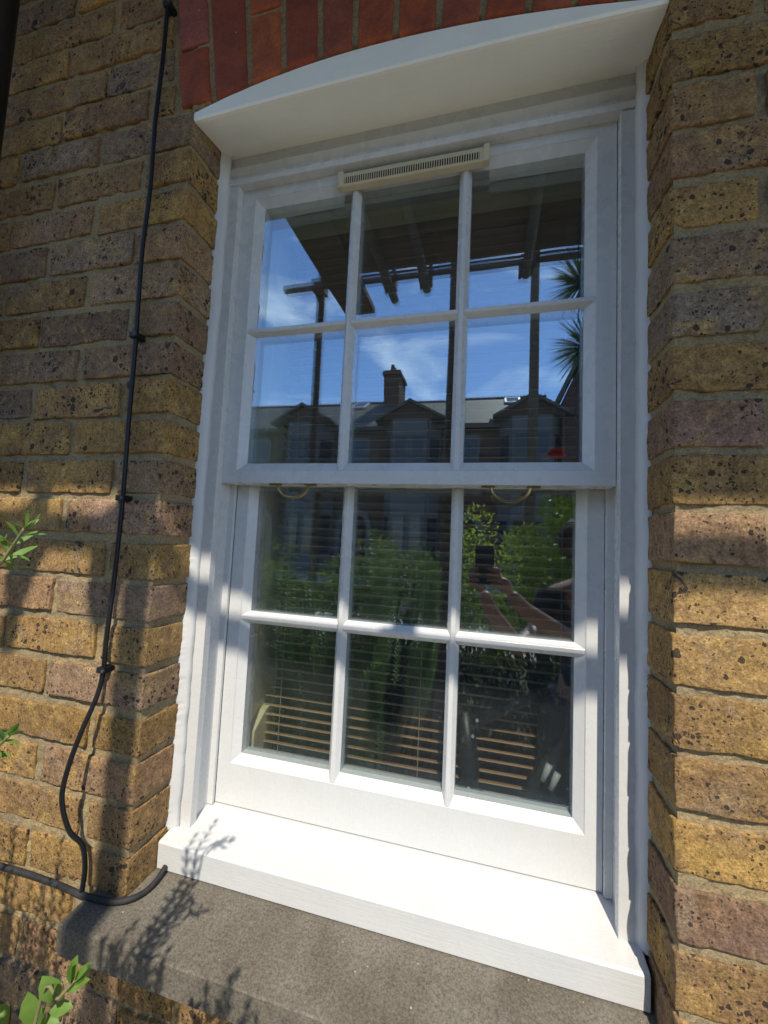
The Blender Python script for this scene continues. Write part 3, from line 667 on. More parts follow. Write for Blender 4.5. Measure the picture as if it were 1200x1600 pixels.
hose = MB().tube(smooth_path([(-0.62, -0.010, -1.332), (-0.42, -0.009, -1.340), (-0.269, -0.009, -1.3455), (-0.223, -0.0085, -1.3447), (-0.178, -0.009, -1.344), (-0.134, -0.010, -1.344), (-0.100, -0.0135, -1.3425), (-0.066, -0.019, -1.3385), (-0.034, -0.018, -1.338), (-0.006, -0.0135, -1.338), (0.014, -0.002, -1.3375), (0.0245, 0.014, -1.337), (0.027, 0.036, -1.335), (0.0235, 0.0605, -1.330)], 6),
    0.0046, 10).build('black_hose', M_CONDUIT, smooth=True)
tag(hose, 'thick black hose bending round the brick corner onto the stone sill', 'hose')
dp = empty('downpipe', (-0.53, -0.07, GZ)); tag(dp, 'dark downpipe at the top left edge of the brick wall', 'pipe')
dpt = MB().tube([(-0.474, -0.055, GZ), (-0.478, -0.055, 3.5)], 0.034, 20).build('pipe', M_BLACK, smooth=True); dpt.parent = dp; dpt.matrix_parent_inverse = Matrix.Translation(-dp.location)
dpc = MB().box(-0.535, -0.415, -0.03, 0.004, 0.62, 0.65).build('bracket', M_BLACK, bevel=0.003); dpc.parent = dp; dpc.matrix_parent_inverse = Matrix.Translation(-dp.location)

# ------------------------------------------------------------------ scaffold overhead (throws the shade, mirrored in the panes)
def pole(pts, label, group='scaffold tubes', r=0.0242):
    P0 = Vector(pts[0]); o = MB().tube([Vector(p) - P0 for p in pts], r, 16).build('scaffold_tube', M_TUBE, smooth=True); o.location = P0
    return tag(o, label, 'scaffold tube', group)
pole([(-0.68, -1.28, 0.768), (5.5, -1.28, 0.768)], 'long horizontal scaffold tube mirrored across the top row of panes')
pole([(-0.455, -1.33, GZ), (-0.455, -1.33, 3.0)], 'upright scaffold tube mirrored in the left column of panes')
pole([(0.285, -1.60, GZ), (0.345, -1.60, 3.0)], 'upright scaffold tube mirrored beside the second glazing bar', r=0.030)
pole([(-0.03, 0.0, 0.716), (-0.012, -1.42, 0.716)], 'short scaffold tube crossing beneath the boards, mirrored in the middle top pane')
pole([(0.19, 0.0, 0.716), (0.19, -1.36, 0.716)], 'second scaffold tube crossing beneath the boards, mirrored near the middle top pane')
pole([(0.72, 0.0, 0.716), (0.72, -1.33, 0.716)], 'scaffold tube crossing beneath the boards, mirrored in the right top pane')
pole([(3.2, -1.33, GZ), (3.2, -1.33, 3.0)], 'upright scaffold tube far along to the right, out of the panes')
def coupler(x, y, z, label):
    o = MB().box(-0.034, 0.034, -0.05, 0.05, -0.032, 0.032).tube([(0.03, 0.035, -0.05), (0.03, 0.035, 0.05)], 0.011, 8).tube([(-0.03, -0.035, -0.045), (-0.03, -0.035, 0.05)], 0.009, 8).build('scaffold_coupler', M_TUBE, bevel=0.006)
    o.location = (x, y, z); return tag(o, label, 'coupler', 'scaffold couplers')
coupler(-0.455, -1.305, 0.768, 'metal clamp joining upright and long tube, mirrored in top left pane')
coupler(-0.015, -1.29, 0.742, 'metal clamp on the long tube, mirrored in the middle top pane')
coupler(0.19, -1.29, 0.742, 'metal clamp on the long tube, mirrored left of the second glazing bar')
coupler(0.72, -1.29, 0.742, 'metal clamp on the long tube, mirrored in the right top pane')
bx = [(-0.36, -1.19), (-0.36, -0.962), (-0.36, -0.734), (-0.85, -0.506), (-0.85, -0.278)]  # inner two lengthened to the left, out of view, to shade the upper-left wall
names = ['outermost', 'second', 'third', 'fourth', 'innermost']
for k, (x0, y0) in enumerate(bx):
    o = MB().box(0, 3.9, 0, 0.222, 0, 0.038).build('scaffold_board', M_BOARD, bevel=0.003); o.location = (x0, y0, 0.742 + 0.002 * (k % 2))
    tag(o, names[k] + ' scaffold board overhead counting in towards the wall', 'scaffold board', 'scaffold boards overhead')
o = MB().box(-0.10, 0.10, 0, 0.9, 0, 0.038).build('scaffold_board', M_BOARD, bevel=0.003); o.location = (-0.262, -1.51, 0.702); tag(o, 'short scaffold board end jutting out, mirrored across the first glazing bar', 'scaffold board', 'scaffold boards overhead')
tp = MB().tube([(0, 0, 0), (0, 0, 8.6)], [0.13, 0.10], 14).build('street_pole', M_TRUNK, smooth=True); tp.location = (1.476, -9.0, GZ)
tag(tp, 'tall dark street pole mirrored in the right column of upper panes', 'pole')

# ------------------------------------------------------------------ leafy plant at the left: shadows on wall and sill, a few sprigs in view
def leaf(mb, p, d, nrm, L, w):
    d = d.normalized(); s = d.cross(nrm).normalized(); n_ = s.cross(d).normalized(); b = len(mb.v)
    pr_ = [(0, 0.12), (0.25, 0.75), (0.55, 1.0), (0.82, 0.62), (1.0, 0.0)]
    for t, ww in pr_:
        c = p + d * L * t - n_ * (L * 0.16 * t * t); h = n_ * (w * 0.16 * ww)
        mb.v += [tuple(c - s * w * ww * 0.5 + h), tuple(c), tuple(c + s * w * ww * 0.5 + h)]
    for k in range(4):
        a = b + 3 * k; mb.f += [(a, a + 1, a + 4, a + 3), (a + 1, a + 2, a + 5, a + 4)]
def sprig(lf, st, pts, rg, L=0.024, w=0.0075, gap=0.011, start=0.45, r=0.0016):
    P = smooth_path(pts, 8); st.tube(P, [r * (1.5 - 0.9 * i / len(P)) for i in range(len(P))], 6)
    acc = 0; ang = rg.random() * 6; n = len(P)
    for i in range(1, n):
        seg = (P[i] - P[i - 1]).length; t = (P[i] - P[i - 1]).normalized(); o = t.orthogonal().normalized(); q = t.cross(o)
        pos = gap - acc
        while pos <= seg:
            f_ = (i - 1 + pos / seg) / n
            if f_ >= start:
                ang += 1.57 + rg.uniform(-0.3, 0.3); p_ = P[i - 1] + t * pos; k = 1.0 - 0.5 * max(0, (f_ - 0.8) / 0.2)
                for a in (ang, ang + math.pi):
                    s = o * math.cos(a) + q * math.sin(a)
                    leaf(lf, p_, (s * 0.8 + t * rg.uniform(0.5, 1.0)), t, L * k * rg.uniform(0.75, 1.2), w * k * rg.uniform(0.8, 1.2))
            pos += gap
        acc = seg - (pos - gap)
    t = (P[-1] - P[-2]).normalized(); o = t.orthogonal().normalized(); q = t.cross(o)
    for a in (0.3, 2.4, 4.5): leaf(lf, P[-1], t * 1.3 + (o * math.cos(a) + q * math.sin(a)) * 0.45, o, L * 0.75, w * 0.8)
def cray(px, py, Y):
    d = RX * ((px - 600) / 640.0) + FW - UP * ((py - 800) / 640.0); t = (Y - CAM.y) / d.y; return CAM + d * t
SV = Vector((0.223, -1.0, 1.18))
rg = random.Random(11); lf, st = MB(), MB()
root = Vector((-0.02, -0.55, GZ))
tips = [cray(38, 826, -0.37), cray(14, 1150, -0.36)]
sprig(lf, st, [root + Vector((0.1, 0.05, 0)), Vector((0.13, -0.44, -1.3)), cray(-60, 960, -0.38), cray(0, 882, -0.37), tips[0]], rg, 0.022, 0.0056, 0.0085, 0.55)
sprig(lf, st, [root, Vector((0.07, -0.44, -1.5)), cray(-70, 1215, -0.36), cray(-20, 1180, -0.36), tips[1]], rg, 0.018, 0.0055, 0.0085, 0.55)
# wall and sill shadow targets (point on surface, distance along the sun ray)
tg = [((0.075, 0.12, -1.283), 0.49), ((0.06, 0.085, -1.288), 0.50), ((-0.145, 0, -1.285), 0.42), ((-0.255, 0, -1.29), 0.40), ((-0.13, 0, -1.37), 0.40), ((0.145, 0.015, -1.343), 0.52), ((0.10, 0.03, -1.342), 0.5)]
for k in range(56):
    z = -1.36 - 0.24 * rg.random() ** 0.7; x = -0.27 + rg.random() * (0.10 + 0.6 * (-z - 1.36)); tg.append(((x, 0, z), rg.uniform(0.34, 0.46)))
for k in range(44): tg.append(((rg.uniform(-0.07, 0.13), 0, rg.uniform(-1.47, -1.66)), rg.uniform(0.30, 0.44)))
for k in range(64):
    x = 0.02 + 0.27 * rg.random(); z = -1.345 - 0.05 * rg.random(); y = -0.06 + (0.05 * rg.random() if z > -1.352 else 0); tg.append(((x, y, z - 0.18 * max(0, x - 0.14)), rg.uniform(0.42, 0.52)))
for k, (s_, t_) in enumerate(tg):
    tip = Vector(s_) + SV * t_
    b = root + Vector((rg.uniform(-0.12, 0.16) + (0.12 if s_[0] > 0 else -0.1), rg.uniform(-0.10, 0.05), 0))
    low = tip + Vector((-0.02 if s_[0] > 0 else 0.0, -0.06, -0.34)) + Vector((rg.uniform(-0.03, 0.03), rg.uniform(-0.04, 0.02), 0))
    mid = tip.lerp(low, 0.5) + Vector((rg.uniform(-0.01, 0.01), rg.uniform(-0.02, 0.005), 0))
    clear = cray(90, 1560, -0.30)
    if any(((q_ - clear) - SV * ((q_ - clear).dot(SV) / SV.length_squared)).length < 0.034 and (q_ - clear).dot(SV) > 0 for q_ in smooth_path([low, mid, tip], 8) + [b.lerp(low, 0.8)]): continue
    sprig(lf, st, [b, b.lerp(low, 0.6), low, mid, tip], rg, 0.0185, 0.0078, 0.0085, 0.40, 0.0009)
shrub = empty('leafy_shrub', root); tag(shrub, 'leafy green shrub at the left edge with sprigs reaching past the brick wall', 'shrub')
for mb_, nm, mt in ((lf, 'foliage', M_LEAF), (st, 'stem', M_STEM)):
    o = mb_.build(nm, mt, smooth=True, fix=False); o.parent = shrub; o.matrix_parent_inverse = Matrix.Translation(-root)
# broad-leaved sprig at the bottom left
lf, st = MB(), MB(); rg = random.Random(5)
b2 = cray(40, 1680, -0.31)
path = [Vector((b2.x - 0.02, -0.36, GZ)), Vector((b2.x - 0.01, -0.33, -1.5)), cray(52, 1610, -0.31), cray(92, 1560, -0.305), cray(118, 1530, -0.30)]
st.tube(smooth_path(path, 6), 0.0014, 8)
def L3(a, b, w, up=Vector((0, -0.6, 0.8))):
    a, b = Vector(a), Vector(b); leaf(lf, a, b - a, up, (b - a).length * 1.03, w)
YS = -0.30
L3(cray(92, 1560, YS), cray(66, 1532, YS - 0.01), 0.015); L3(cray(84, 1566, YS), cray(78, 1543, YS - 0.012), 0.012)
L3(cray(78, 1580, YS), cray(110, 1572, YS + 0.004), 0.011); L3(cray(60, 1600, YS), cray(40, 1560, YS - 0.008), 0.017); L3(cray(104, 1548, YS), cray(134, 1530, YS), 0.008)
L3(cray(112, 1538, YS), cray(116, 1498, YS), 0.011); L3(cray(114, 1536, YS), cray(136, 1506, YS), 0.007); L3(cray(116, 1538, YS), cray(138, 1514, YS + 0.004), 0.006); L3(cray(110, 1540, YS), cray(106, 1512, YS - 0.006), 0.008)
L3(cray(62, 1600, YS), cray(90, 1598, YS + 0.004), 0.011); L3(cray(56, 1608, YS), cray(66, 1578, YS), 0.010); L3(cray(10, 1600, YS), cray(-2, 1572, YS), 0.012)
spr = empty('leafy_sprig', path[0]); tag(spr, 'young green sprig with broad leaves in the bottom left corner', 'plant')
for mb_, nm, mt in ((lf, 'foliage', M_LEAF), (st, 'stem', M_STEM)):
    o = mb_.build(nm, mt, smooth=True, fix=False); o.parent = spr; o.matrix_parent_inverse = Matrix.Translation(-path[0])

# ------------------------------------------------------------------ garden mirrored in the lower panes
def bush(name, c, rad, nleaf, mat, label, seed, size=0.03, cat='bush', white=0):
    rg = random.Random(seed); root_ = Vector((c[0], c[1], GZ)); e = empty(name, root_); tag(e, label, cat, 'garden bushes')
    lf, st = MB(), MB(); C_ = Vector(c)
    clumps = []
    for _ in range(64):
        v = Vector((rg.gauss(0, 1), rg.gauss(0, 1), rg.gauss(0, 1))).normalized(); v = Vector((v.x * rad[0], v.y * rad[1], v.z * rad[2])) * rg.uniform(0.35, 0.95); clumps.append((C_ + v, rg.uniform(0.22, 0.42)))
    for k in range(10):
        q = clumps[k][0]; st.tube(smooth_path([root_, root_.lerp(q, 0.5) + Vector((0, 0, 0.15)), q], 4), [0.016] * 5 + [0.008] * 4, 6)
    for _ in range(nleaf):
        q, rr = rg.choice(clumps); v = Vector((rg.gauss(0, 1), rg.gauss(0, 1), rg.gauss(0, 1))).normalized() * rr * min(rad) * 1.4 * rg.uniform(0.5, 1.0)
        p = q + v
        if p.z < GZ + 0.05: continue
        d = (v.normalized() + Vector((rg.uniform(-1, 1), rg.uniform(-1, 1), rg.uniform(-0.4, 1))) * 0.8)
        leaf(lf, p, d, Vector((rg.uniform(-1, 1), rg.uniform(-1, 1), 1)), size * rg.uniform(0.7, 1.5), size * 0.5)
    for mb_, nm, mt in ((lf, 'foliage', mat), (st, 'stem', M_TRUNK)):
        o = mb_.build(nm, mt, fix=False); o.parent = e; o.matrix_parent_inverse = Matrix.Translation(-root_)
    if white:
        fl = MB()
        for _ in range(white):
            q, rr = rg.choice(clumps); v = Vector((rg.gauss(0, 1), abs(rg.gauss(0, 1)) + 0.3, rg.gauss(0, 1))).normalized() * rr * min(rad) * 1.5; p = q + v
            for a in range(5):
                d = Vector((math.cos(a * 1.257), 0.5, math.sin(a * 1.257))); leaf(fl, p, d, Vector((0, 1, 0)), 0.016, 0.012)
        o = fl.build('blossom', M_HWHITE, fix=False); o.parent = e; o.matrix_parent_inverse = Matrix.Translation(-root_)
    return e
bush('garden_bush', (-1.75, -3.0, -1.62), (1.05, 0.5, 0.85), 15000, M_HEDGE, 'dark green bush mirrored in the left column of lower panes', 21, 0.036)
bush('garden_bush', (-0.30, -2.9, -1.48), (0.8, 0.5, 0.90), 15000, M_HEDGE, 'green bush mirrored in the middle column of lower panes', 22, 0.034, white=14)
bush('garden_bush', (1.0, -2.8, -1.15), (0.85, 0.45, 0.92), 15000, M_LIME, 'bright lime green bush mirrored in the right column of lower panes', 23, 0.036, white=70)
bush('garden_bush', (-3.8, -3.5, -1.6), (1.1, 0.6, 0.8), 5000, M_HEDGE, 'dark green bush at the far left of the mirrored garden', 24, 0.05)
bush('darkening_shrub', (-1.0, -2.1, -1.83), (0.75, 0.3, 0.5), 12000, M_SHADELEAF, 'low shrub added to darken the foot of the lowest left pane', 25, 0.034, 'shrub')  # low shrubs added to keep the reflection in the lowest panes dark
bush('darkening_shrub', (0.2, -2.1, -1.83), (0.75, 0.3, 0.5), 12000, M_SHADELEAF, 'low shrub added to darken the foot of the lowest middle pane', 26, 0.034, 'shrub')
bush('darkening_shrub', (1.45, -2.15, -1.8), (0.75, 0.3, 0.5), 11000, M_SHADELEAF, 'low shrub added as dark backing behind the mirrored photographer', 27, 0.034, 'shrub')
# red rose on a tall stem
rp = Vector((0.925, -1.60, -0.165)); rose = empty('red_rose', (rp.x + 0.03, rp.y, GZ)); tag(rose, 'red rose mirrored at the bottom of the right upper pane', 'flower')
pet, stm, rlf = MB(), MB(), MB(); rg = random.Random(9)
for ring_ in range(5):
    for a in range(4 + ring_):
        an = a * 6.283 / (4 + ring_) + ring_ * 0.7; d = Vector((math.cos(an), math.sin(an), 1.5 - 0.42 * ring_)); leaf(pet, rp + Vector((0, 0, -0.02)), d, Vector((-math.cos(an), -math.sin(an), 0.6)), 0.032 + 0.006 * ring_, 0.034 + 0.006 * ring_)
stm.tube(smooth_path([(rp.x + 0.03, rp.y, GZ), (rp.x + 0.02, rp.y, -1.2), (rp.x, rp.y, rp.z - 0.015)], 5), 0.004, 6)
for k in range(26):
    p = Vector((rp.x + 0.012 + 0.05 * rg.uniform(-1, 1), rp.y + 0.05 * rg.uniform(-1, 1), rp.z - 0.05 - 0.8 * rg.random())); leaf(rlf, p, Vector((rg.uniform(-1, 1), rg.uniform(-1, 1), 0.3)), Vector((0, 0, 1)), 0.05, 0.03)
for mb_, nm, mt in ((pet, 'petals', M_PETAL), (stm, 'stem', M_STEM), (rlf, 'leaves', M_HEDGE)):
    o = mb_.build(nm, mt, fix=False); o.parent = rose; o.matrix_parent_inverse = Matrix.Translation(-rose.location)
# cordyline palm
pb = Vector((2.02, -6.0, GZ)); palm = empty('cordyline_palm', pb); tag(palm, 'spiky cordyline palm mirrored at the right edge of the upper panes', 'palm')
tr = MB().tube(smooth_path([pb, (2.0, -6.0, 0.5), (2.02, -6.0, 2.2)], 4), [0.11, 0.1, 0.1, 0.1, 0.09, 0.09, 0.09, 0.08, 0.08], 10)
tr.tube(smooth_path([(2.0, -6.0, 1.2), (2.1, -6.0, 2.4), (1.95, -6.0, 3.35)], 4), 0.06, 8)
pl = MB(); rg = random.Random(3)
for hc in (Vector((1.93, -6.0, 3.55)), Vector((1.98, -6.0, 2.5))):
    for _ in range(260):
        v = Vector((rg.gauss(0, 1), rg.gauss(0, 1), rg.gauss(0.25, 0.9))).normalized(); leaf(pl, hc, v, Vector((0, 0, 1)) + v.orthogonal() * 0.1, rg.uniform(0.4, 0.66), 0.028)
for mb_, nm, mt in ((tr, 'trunk', M_TRUNK), (pl, 'crown', M_PALM)):
    o = mb_.build(nm, mt, fix=False); o.parent = palm; o.matrix_parent_inverse = Matrix.Translation(-pb)

# ------------------------------------------------------------------ terrace across the street
def house(x0, w, brick, label, D=17.0, fw=True, eaves=4.63, ridge=7.1, chim=True, sky=0, porch=True):
    e = empty('terrace_house', (x0 + w / 2, -D - 4, GZ)); tag(e, label, 'house', 'terrace across the street')
    inv = Matrix.Translation(-e.location)
    def hp(o, p=None): 
        o.parent = p or e
        o.matrix_parent_inverse = inv if p is None else Matrix.Identity(4)
        return o
    hp(MB().box(x0, x0 + w, -D - 8, -D, GZ, eaves).build('wall', brick))
    rf = hp(MB().prism([(-D + 0.35, eaves - 0.1), (-D - 4, ridge), (-D - 8.35, eaves - 0.1), (-D - 8.35, eaves - 0.3), (-D - 4, ridge - 0.25), (-D + 0.35, eaves - 0.3)], x0, x0 + w - 0.004, 'x').build('roof', M_SLATE))
    cr_ = MB(); k = int(w / 0.16)
    for i in range(k):
        x = x0 + 0.02 + i * w / k; cr_.prism([(x, ridge - 0.05), (x + 0.07, ridge + 0.13), (x + 0.14, ridge - 0.05)], -D - 4.06, -D - 3.94, 'y')
    cr_.box(x0, x0 + w - 0.01, -D - 4.12, -D - 3.88, ridge - 0.12, ridge + 0.015)
    stuff(hp(cr_.build('ridge_tiles', M_RIDGE), rf))
    hp(MB().box(x0 - 0.14, x0 + 0.14, -D - 7.9, -D + 0.2, eaves - 0.2, eaves + 0.1).build('party_corbel', brick))
    # bay of two storeys with its own gable
    bc = x0 + 1.55; bwid = 1.25; pr_ = 0.85
    pts = [(bc - bwid, -D + 0.01), (bc - bwid + 0.5, -D + pr_), (bc + bwid - 0.5, -D + pr_), (bc + bwid, -D + 0.01)]
    bay = hp(MB().prism(pts, GZ, eaves + 0.05, 'z').build('bay', M_HWHITE))
    for (z0, z1) in ((GZ + 0.9, GZ + 2.75), (GZ + 4.3, GZ + 6.2)):
        for (a, b, nwin) in ((pts[0], pts[1], 1), (pts[1], pts[2], 2), (pts[2], pts[3], 1)):
            A, B = Vector((*a, 0)), Vector((*b, 0)); t = (B - A).normalized(); nn = Vector((-t.y, t.x, 0)); L = (B - A).length
            if nn.y < 0: nn = -nn
            for i in range(nwin):
                s0, s1 = L * i / nwin + 0.09, L * (i + 1) / nwin - 0.09
                g = MB(); g.add([A + t * s0 + nn * 0.02 + Vector((0, 0, z0)), A + t * s1 + nn * 0.02 + Vector((0, 0, z0)), A + t * s1 + nn * 0.02 + Vector((0, 0, z1)), A + t * s0 + nn * 0.02 + Vector((0, 0, z1))] + [A + t * s0 + Vector((0, 0, z0)), A + t * s1 + Vector((0, 0, z0)), A + t * s1 + Vector((0, 0, z1)), A + t * s0 + Vector((0, 0, z1))], [(0, 1, 2, 3), (4, 5, 1, 0), (5, 6, 2, 1), (6, 7, 3, 2), (7, 4, 0, 3)])
                wn_ = hp(g.build('window', M_HGLASS), bay)
                zm = (z0 + z1) / 2
                for za, zb, sa, sb in ((zm - 0.03, zm + 0.03, s0, s1), (z0, z1, s0, s0 + 0.05), (z0, z1, s1 - 0.05, s1), (z0 - 0.06, z0 + 0.04, s0 - 0.05, s1 + 0.05), (z1 - 0.05, z1 + 0.03, s0, s1)):
                    m2 = MB(); m2.add([A + t * q + nn * d + Vector((0, 0, z)) for z in (za, zb) for d in (0.015, 0.05) for q in (sa, sb)], [(0, 1, 3, 2), (4, 6, 7, 5), (0, 4, 5, 1), (2, 3, 7, 6), (0, 2, 6, 4), (1, 5, 7, 3)])
                    hp(m2.build('window_frame', M_HWHITE), bay)
    az = eaves + 0.8
    hp(MB().prism([(bc - bwid - 0.05, eaves + 0.02), (bc + bwid + 0.05, eaves + 0.02), (bc, az - 0.1)], -D - 2.2, -D + pr_ + 0.02, 'y').build('gable', brick))
    hp(MB().prism([(bc - bwid - 0.3, eaves - 0.12), (bc - bwid - 0.3, eaves + 0.0), (bc, az + 0.06), (bc + bwid + 0.3, eaves + 0.0), (bc + bwid + 0.3, eaves - 0.12), (bc, az - 0.08)], -D - 2.6, -D + pr_ + 0.25, 'y').build('gable_roof', M_SLATE))
    # first-floor window and arched porch beside the bay
    xw = x0 + 3.9
    for (xa, xb, za, zb) in (((xw - 0.5, xw + 0.5, GZ + 4.5, GZ + 6.2),) if fw else ()):
        f_ = hp(MB().box(xa - 0.1, xb + 0.1, -D, -D + 0.06, za - 0.12, zb + 0.16).build('window_surround', M_HWHITE))
        hp(MB().box(xa, xb, -D + 0.055, -D + 0.075, za, zb).build('window', M_HGLASS), f_); hp(MB().box(xa, xb, -D + 0.07, -D + 0.09, (za + zb) / 2 - 0.03, (za + zb) / 2 + 0.03).build('window_frame', M_HWHITE), f_)
    if porch:
        arc_ = [(xw + 0.85 * math.cos(a), GZ + 2.2 + 0.85 * math.sin(a)) for a in [math.pi * i / 12 for i in range(13)]]; arci = [(xw + 0.62 * math.cos(a), GZ + 2.2 + 0.62 * math.sin(a)) for a in [math.pi * (12 - i) / 12 for i in range(13)]]
        po = hp(MB().prism([(xw + 0.85, GZ)] + arc_ + [(xw - 0.85, GZ), (xw - 0.62, GZ)] + arci + [(xw + 0.62, GZ)], -D, -D + 0.12, 'y').build('porch_arch', M_HWHITE))
        hp(MB().box(xw - 0.6, xw + 0.6, -D + 0.002, -D + 0.02, GZ, GZ + 2.7).build('porch_shade_panel', M_PAINTSHADE), po); hp(MB().box(xw - 0.42, xw + 0.42, -D + 0.022, -D + 0.05, GZ + 0.1, GZ + 2.1).build('door', M_RIDGE, bevel=0.01), po)  # flat dark panel on the wall stands in for the porch's shade
    if chim:
        xc = x0 - 0.40; ch_ = hp(MB().box(xc - 0.42, xc + 0.42, -D - 4.9, -D - 3.3, ridge - 1.3, ridge + 1.35).box(xc - 0.5, xc + 0.5, -D - 5.0, -D - 3.2, ridge + 1.36, ridge + 1.5).box(xc - 0.46, xc + 0.46, -D - 4.95, -D - 3.25, ridge + 1.51, ridge + 1.62).build('chimney', brick))
        for i in range(4):
            y = -D - 4.7 + i * 0.4; hp(MB().tube([(xc, y, ridge + 1.6), (xc, y, ridge + 2.0)], [0.13, 0.1], 10).build('chimney_pot', M_RIDGE, smooth=True), ch_)
    for i in range(sky):
        xs_ = x0 + (0.95 if w < 4 else 2.9) + i * 1.1; s_ = (ridge - eaves + 0.1) / 4.35
        o = hp(MB().box(-0.38, 0.38, -0.5, 0.5, 0.0, 0.08).build('skylight', M_SKYL)); o.location = (xs_, -D - 3.2, ridge - 0.8 * s_ + 0.03); o.rotation_euler = (-math.atan(s_), 0, 0)
        gl_ = hp(MB().box(-0.28, 0.28, -0.4, 0.4, 0.075, 0.09).build('skylight_glass', M_HGLASS), o)
    return e
XH = 0.55
house(XH, 2.65, M_HB1, 'terrace house with white skylights mirrored in the right column of upper panes', sky=2, chim=False, fw=False, porch=False)
house(XH - 5.0, 5.0, M_HB1, 'terrace house beside the tall chimney mirrored in the middle column of upper panes', chim=True)
house(XH - 10.0, 5.0, M_HB2, 'terrace house mirrored in the left column of upper panes', sky=1, chim=False)
house(XH - 15.0, 5.0, M_HB1, 'terrace house at the far left of the mirrored street', chim=True)
house(XH - 20.0, 5.0, M_HB2, 'terrace house last on the left of the mirrored street', chim=False)
hb = empty('gabled_house', (7.0, -18, GZ)); tag(hb, 'taller dark gabled house mirrored at the right edge of the upper panes', 'house')
for nm, mb_, mt in (('wall', MB().box(3.25, 7.6, -25, -16.4, GZ, 5.2), M_HB1), ('gable', MB().prism([(3.25, 5.2), (7.6, 5.2), (5.2, 9.6)], -24.9, -16.42, 'y'), M_HB1), ('roof', MB().prism([(2.85, 4.6), (2.85, 4.95), (5.2, 10.1), (8.0, 4.95), (8.0, 4.6), (5.2, 9.65)], -25.2, -16.1, 'y'), M_SLATE), ('window', MB().box(4.6, 6.2, -16.4, -16.36, 2.2, 4.0), M_HGLASS), ('window_frame', MB().box(4.5, 6.3, -16.4, -16.38, 2.05, 4.15), M_HWHITE)):
    o = mb_.build(nm, mt); o.parent = hb; o.matrix_parent_inverse = Matrix.Translation(-hb.location)

# ------------------------------------------------------------------ the photographer, faintly mirrored in the lower right panes
def skin_mesh(name, verts, edges, radii, root_, m, parent=None, sub=2):
    me = bpy.data.meshes.new(name); me.from_pydata(verts, edges, []); o = link(name, me, m, parent)
    sk = o.modifiers.new('skin', 'SKIN'); sk.use_smooth_shade = True; su = o.modifiers.new('sub', 'SUBSURF'); su.levels = sub; su.render_levels = sub
    for i, sv in enumerate(me.skin_vertices[0].data):
        r = radii[i]; sv.radius = r if isinstance(r, tuple) else (r, r); sv.use_root = (i == root_)
    return o
per = empty('person', (0.98, -1.12, GZ)); tag(per, 'person in dark clothes holding up a phone, mirrored in the lower right panes', 'person')
pinv = Matrix.Translation(-per.location)
V = [(0.98, -1.14, -1.40), (0.975, -1.15, -1.22), (0.965, -1.13, -1.02), (0.955, -1.11, -0.90), (0.945, -1.08, -0.83), (0.925, -1.02, -0.755), (0.915, -1.00, -0.67), (0.915, -1.01, -0.615),
     (0.79, -1.10, -0.935), (0.735, -1.00, -1.08), (0.665, -0.84, -1.13), (0.58, -0.70, -0.975), (0.555, -0.665, -0.90),
     (1.13, -1.10, -0.935), (1.10, -0.98, -1.10), (0.90, -0.80, -1.09), (0.70, -0.685, -0.955), (0.65, -0.655, -0.90),
     (0.88, -1.14, -1.46), (0.87, -1.10, -1.82), (0.86, -1.16, -2.20), (0.86, -1.02, -2.25), (1.08, -1.14, -1.46), (1.09, -1.10, -1.82), (1.10, -1.16, -2.20), (1.10, -1.02, -2.25)]
E_ = [(0, 1), (1, 2), (2, 3), (3, 4), (4, 5), (5, 6), (6, 7), (3, 8), (8, 9), (9, 10), (10, 11), (11, 12), (3, 13), (13, 14), (14, 15), (15, 16), (16, 17), (0, 18), (18, 19), (19, 20), (20, 21), (0, 22), (22, 23), (23, 24), (24, 25)]
Rr = [(0.15, 0.11), (0.14, 0.10), (0.16, 0.11), (0.13, 0.10), 0.052, (0.068, 0.08), (0.078, 0.092), (0.05, 0.06), 0.065, 0.05, 0.042, 0.030, 0.026, 0.065, 0.05, 0.042, 0.030, 0.026, 0.09, 0.06, 0.042, 0.035, 0.09, 0.06, 0.042, 0.035]
SH = Vector((0.07, -0.02, -0.03))
V = [tuple(Vector(v_) + SH * (1.0 if i_ not in (9, 10, 11, 12, 14, 15, 16, 17) else {9: 0.8, 10: 0.4, 14: 0.8, 15: 0.5}.get(i_, 0.0))) for i_, v_ in enumerate(V)]
body = skin_mesh('body', V, E_, Rr, 0, M_SKIN); body.parent = per; body.matrix_parent_inverse = pinv
sh = skin_mesh('shirt', [V[i] for i in (0, 1, 2, 3)] + [V[8], Vector(V[8]).lerp(Vector(V[9]), 0.75), V[13], Vector(V[13]).lerp(Vector(V[14]), 0.75)], [(0, 1), (1, 2), (2, 3), (3, 4), (4, 5), (3, 6), (6, 7)], [(0.165, 0.125), (0.155, 0.115), (0.172, 0.122), (0.14, 0.108), 0.08, 0.072, 0.08, 0.072], 0, M_SHIRT); sh.parent = per; sh.matrix_parent_inverse = pinv
tr_ = skin_mesh('trousers', [V[0], V[18], V[19], Vector(V[19]).lerp(Vector(V[20]), 0.9), V[22], V[23], Vector(V[23]).lerp(Vector(V[24]), 0.9)], [(0, 1), (1, 2), (2, 3), (0, 4), (4, 5), (5, 6)], [(0.16, 0.12), 0.105, 0.078, 0.06, 0.105, 0.078, 0.06], 0, M_TROUSER); tr_.parent = per; tr_.matrix_parent_inverse = pinv
hair = MB(); hc = Vector((0.915, -1.035, -0.655)) + SH; rg = random.Random(2)
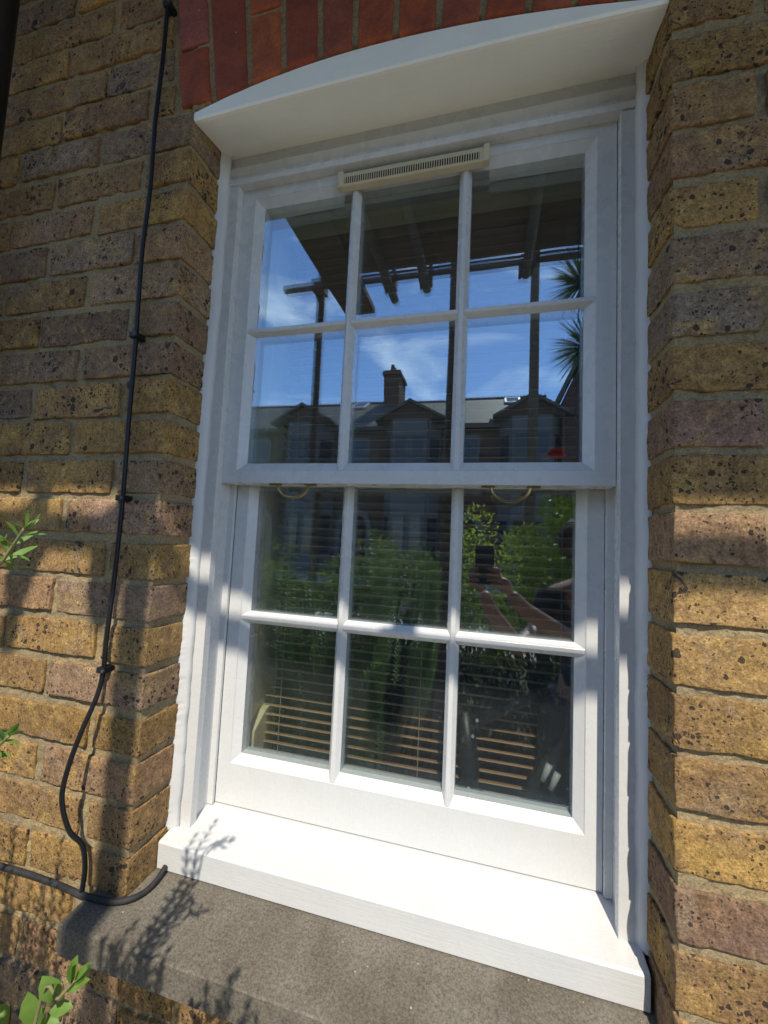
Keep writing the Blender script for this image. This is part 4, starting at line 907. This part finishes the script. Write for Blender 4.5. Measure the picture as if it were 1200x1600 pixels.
for _ in range(900):
    v = Vector((rg.gauss(0, 1), rg.gauss(-0.45, 0.8), rg.gauss(0.7, 0.8))).normalized(); p = hc + Vector((v.x * 0.082, v.y * 0.095, v.z * 0.098))
    leaf(hair, p, Vector((v.x * 0.6, -0.5 + v.y, -0.6 + 0.8 * v.z)), v, 0.05, 0.012)
o = hair.build('hair', M_HAIR, fix=False); o.parent = per; o.matrix_parent_inverse = pinv
fc = MB()
for sx_ in (-0.03, 0.03): fc.tube([(0.914 + sx_, -0.935, -0.675), (0.914 + sx_, -0.945, -0.675)], 0.010, 10)
o = fc.build('eyes', M_BLACK); o.parent = per; o.matrix_parent_inverse = pinv; o.location = SH
ns = MB().tube([(0.914, -0.932, -0.68), (0.912, -0.908, -0.712), (0.913, -0.925, -0.72)], [0.009, 0.014, 0.011], 8).tube([(0.888, -0.925, -0.752), (0.912, -0.917, -0.755), (0.936, -0.925, -0.752)], 0.006, 8).build('nose_and_mouth', M_SKIN, smooth=True); ns.parent = per; ns.matrix_parent_inverse = pinv; ns.location = SH
# the phone sits just behind the lens; fingers close on its edges
ph_c = CAM - FW * 0.0085 - UP * 0.064 - RX * 0.018
def PH(a, b, c): return ph_c + RX * a + UP * b + FW * c
pm = MB(); pm.add([PH(a, b, c) for c in (-0.004, 0.004) for b in (-0.073, 0.073) for a in (-0.036, 0.036)], [(0, 1, 3, 2), (4, 6, 7, 5), (0, 4, 5, 1), (2, 3, 7, 6), (0, 2, 6, 4), (1, 5, 7, 3)])
tag(pm.build('phone', M_BLACK, bevel=0.003), 'black phone held up in both hands, mirrored in the right lower pane', 'phone')
fv, fe, frr = [], [], []
def chain(pts, r):
    b = len(fv); fv.extend([tuple(p) for p in pts]); frr.extend(r); fe.extend([(b + i, b + i + 1) for i in range(len(pts) - 1)])
fobj = []
def finger(nm, pts, r):
    o = skin_mesh(nm, [tuple(p) for p in pts], [(i, i + 1) for i in range(len(pts) - 1)], r, 0, M_SKIN, None, 1); o.parent = per; o.matrix_parent_inverse = pinv
for side, wr in ((-1, Vector(V[12])), (1, Vector(V[17]))):
    palm_c = PH(side * 0.052, -0.045, -0.012)
    finger('palm', [wr, wr.lerp(palm_c, 0.6), palm_c], [0.026, (0.036, 0.022), (0.034, 0.016)])
    for k in range(4):
        b0 = -0.02 - 0.019 * k; ln = (0.9, 1.0, 0.95, 0.8)[k]
        finger('finger', [PH(side * 0.056, b0, -0.012), PH(side * 0.052, b0 + 0.004, 0.010), PH(side * (0.052 - 0.026 * ln), b0 + 0.006, 0.0155), PH(side * (0.052 - 0.042 * ln), b0 + 0.004, 0.0135)], [0.0095, 0.009, 0.0082, 0.0072])
    finger('thumb', [PH(side * 0.054, -0.055, -0.016), PH(side * 0.042, -0.03, -0.021), PH(side * 0.022, -0.012, -0.015)], [0.012, 0.0105, 0.009])
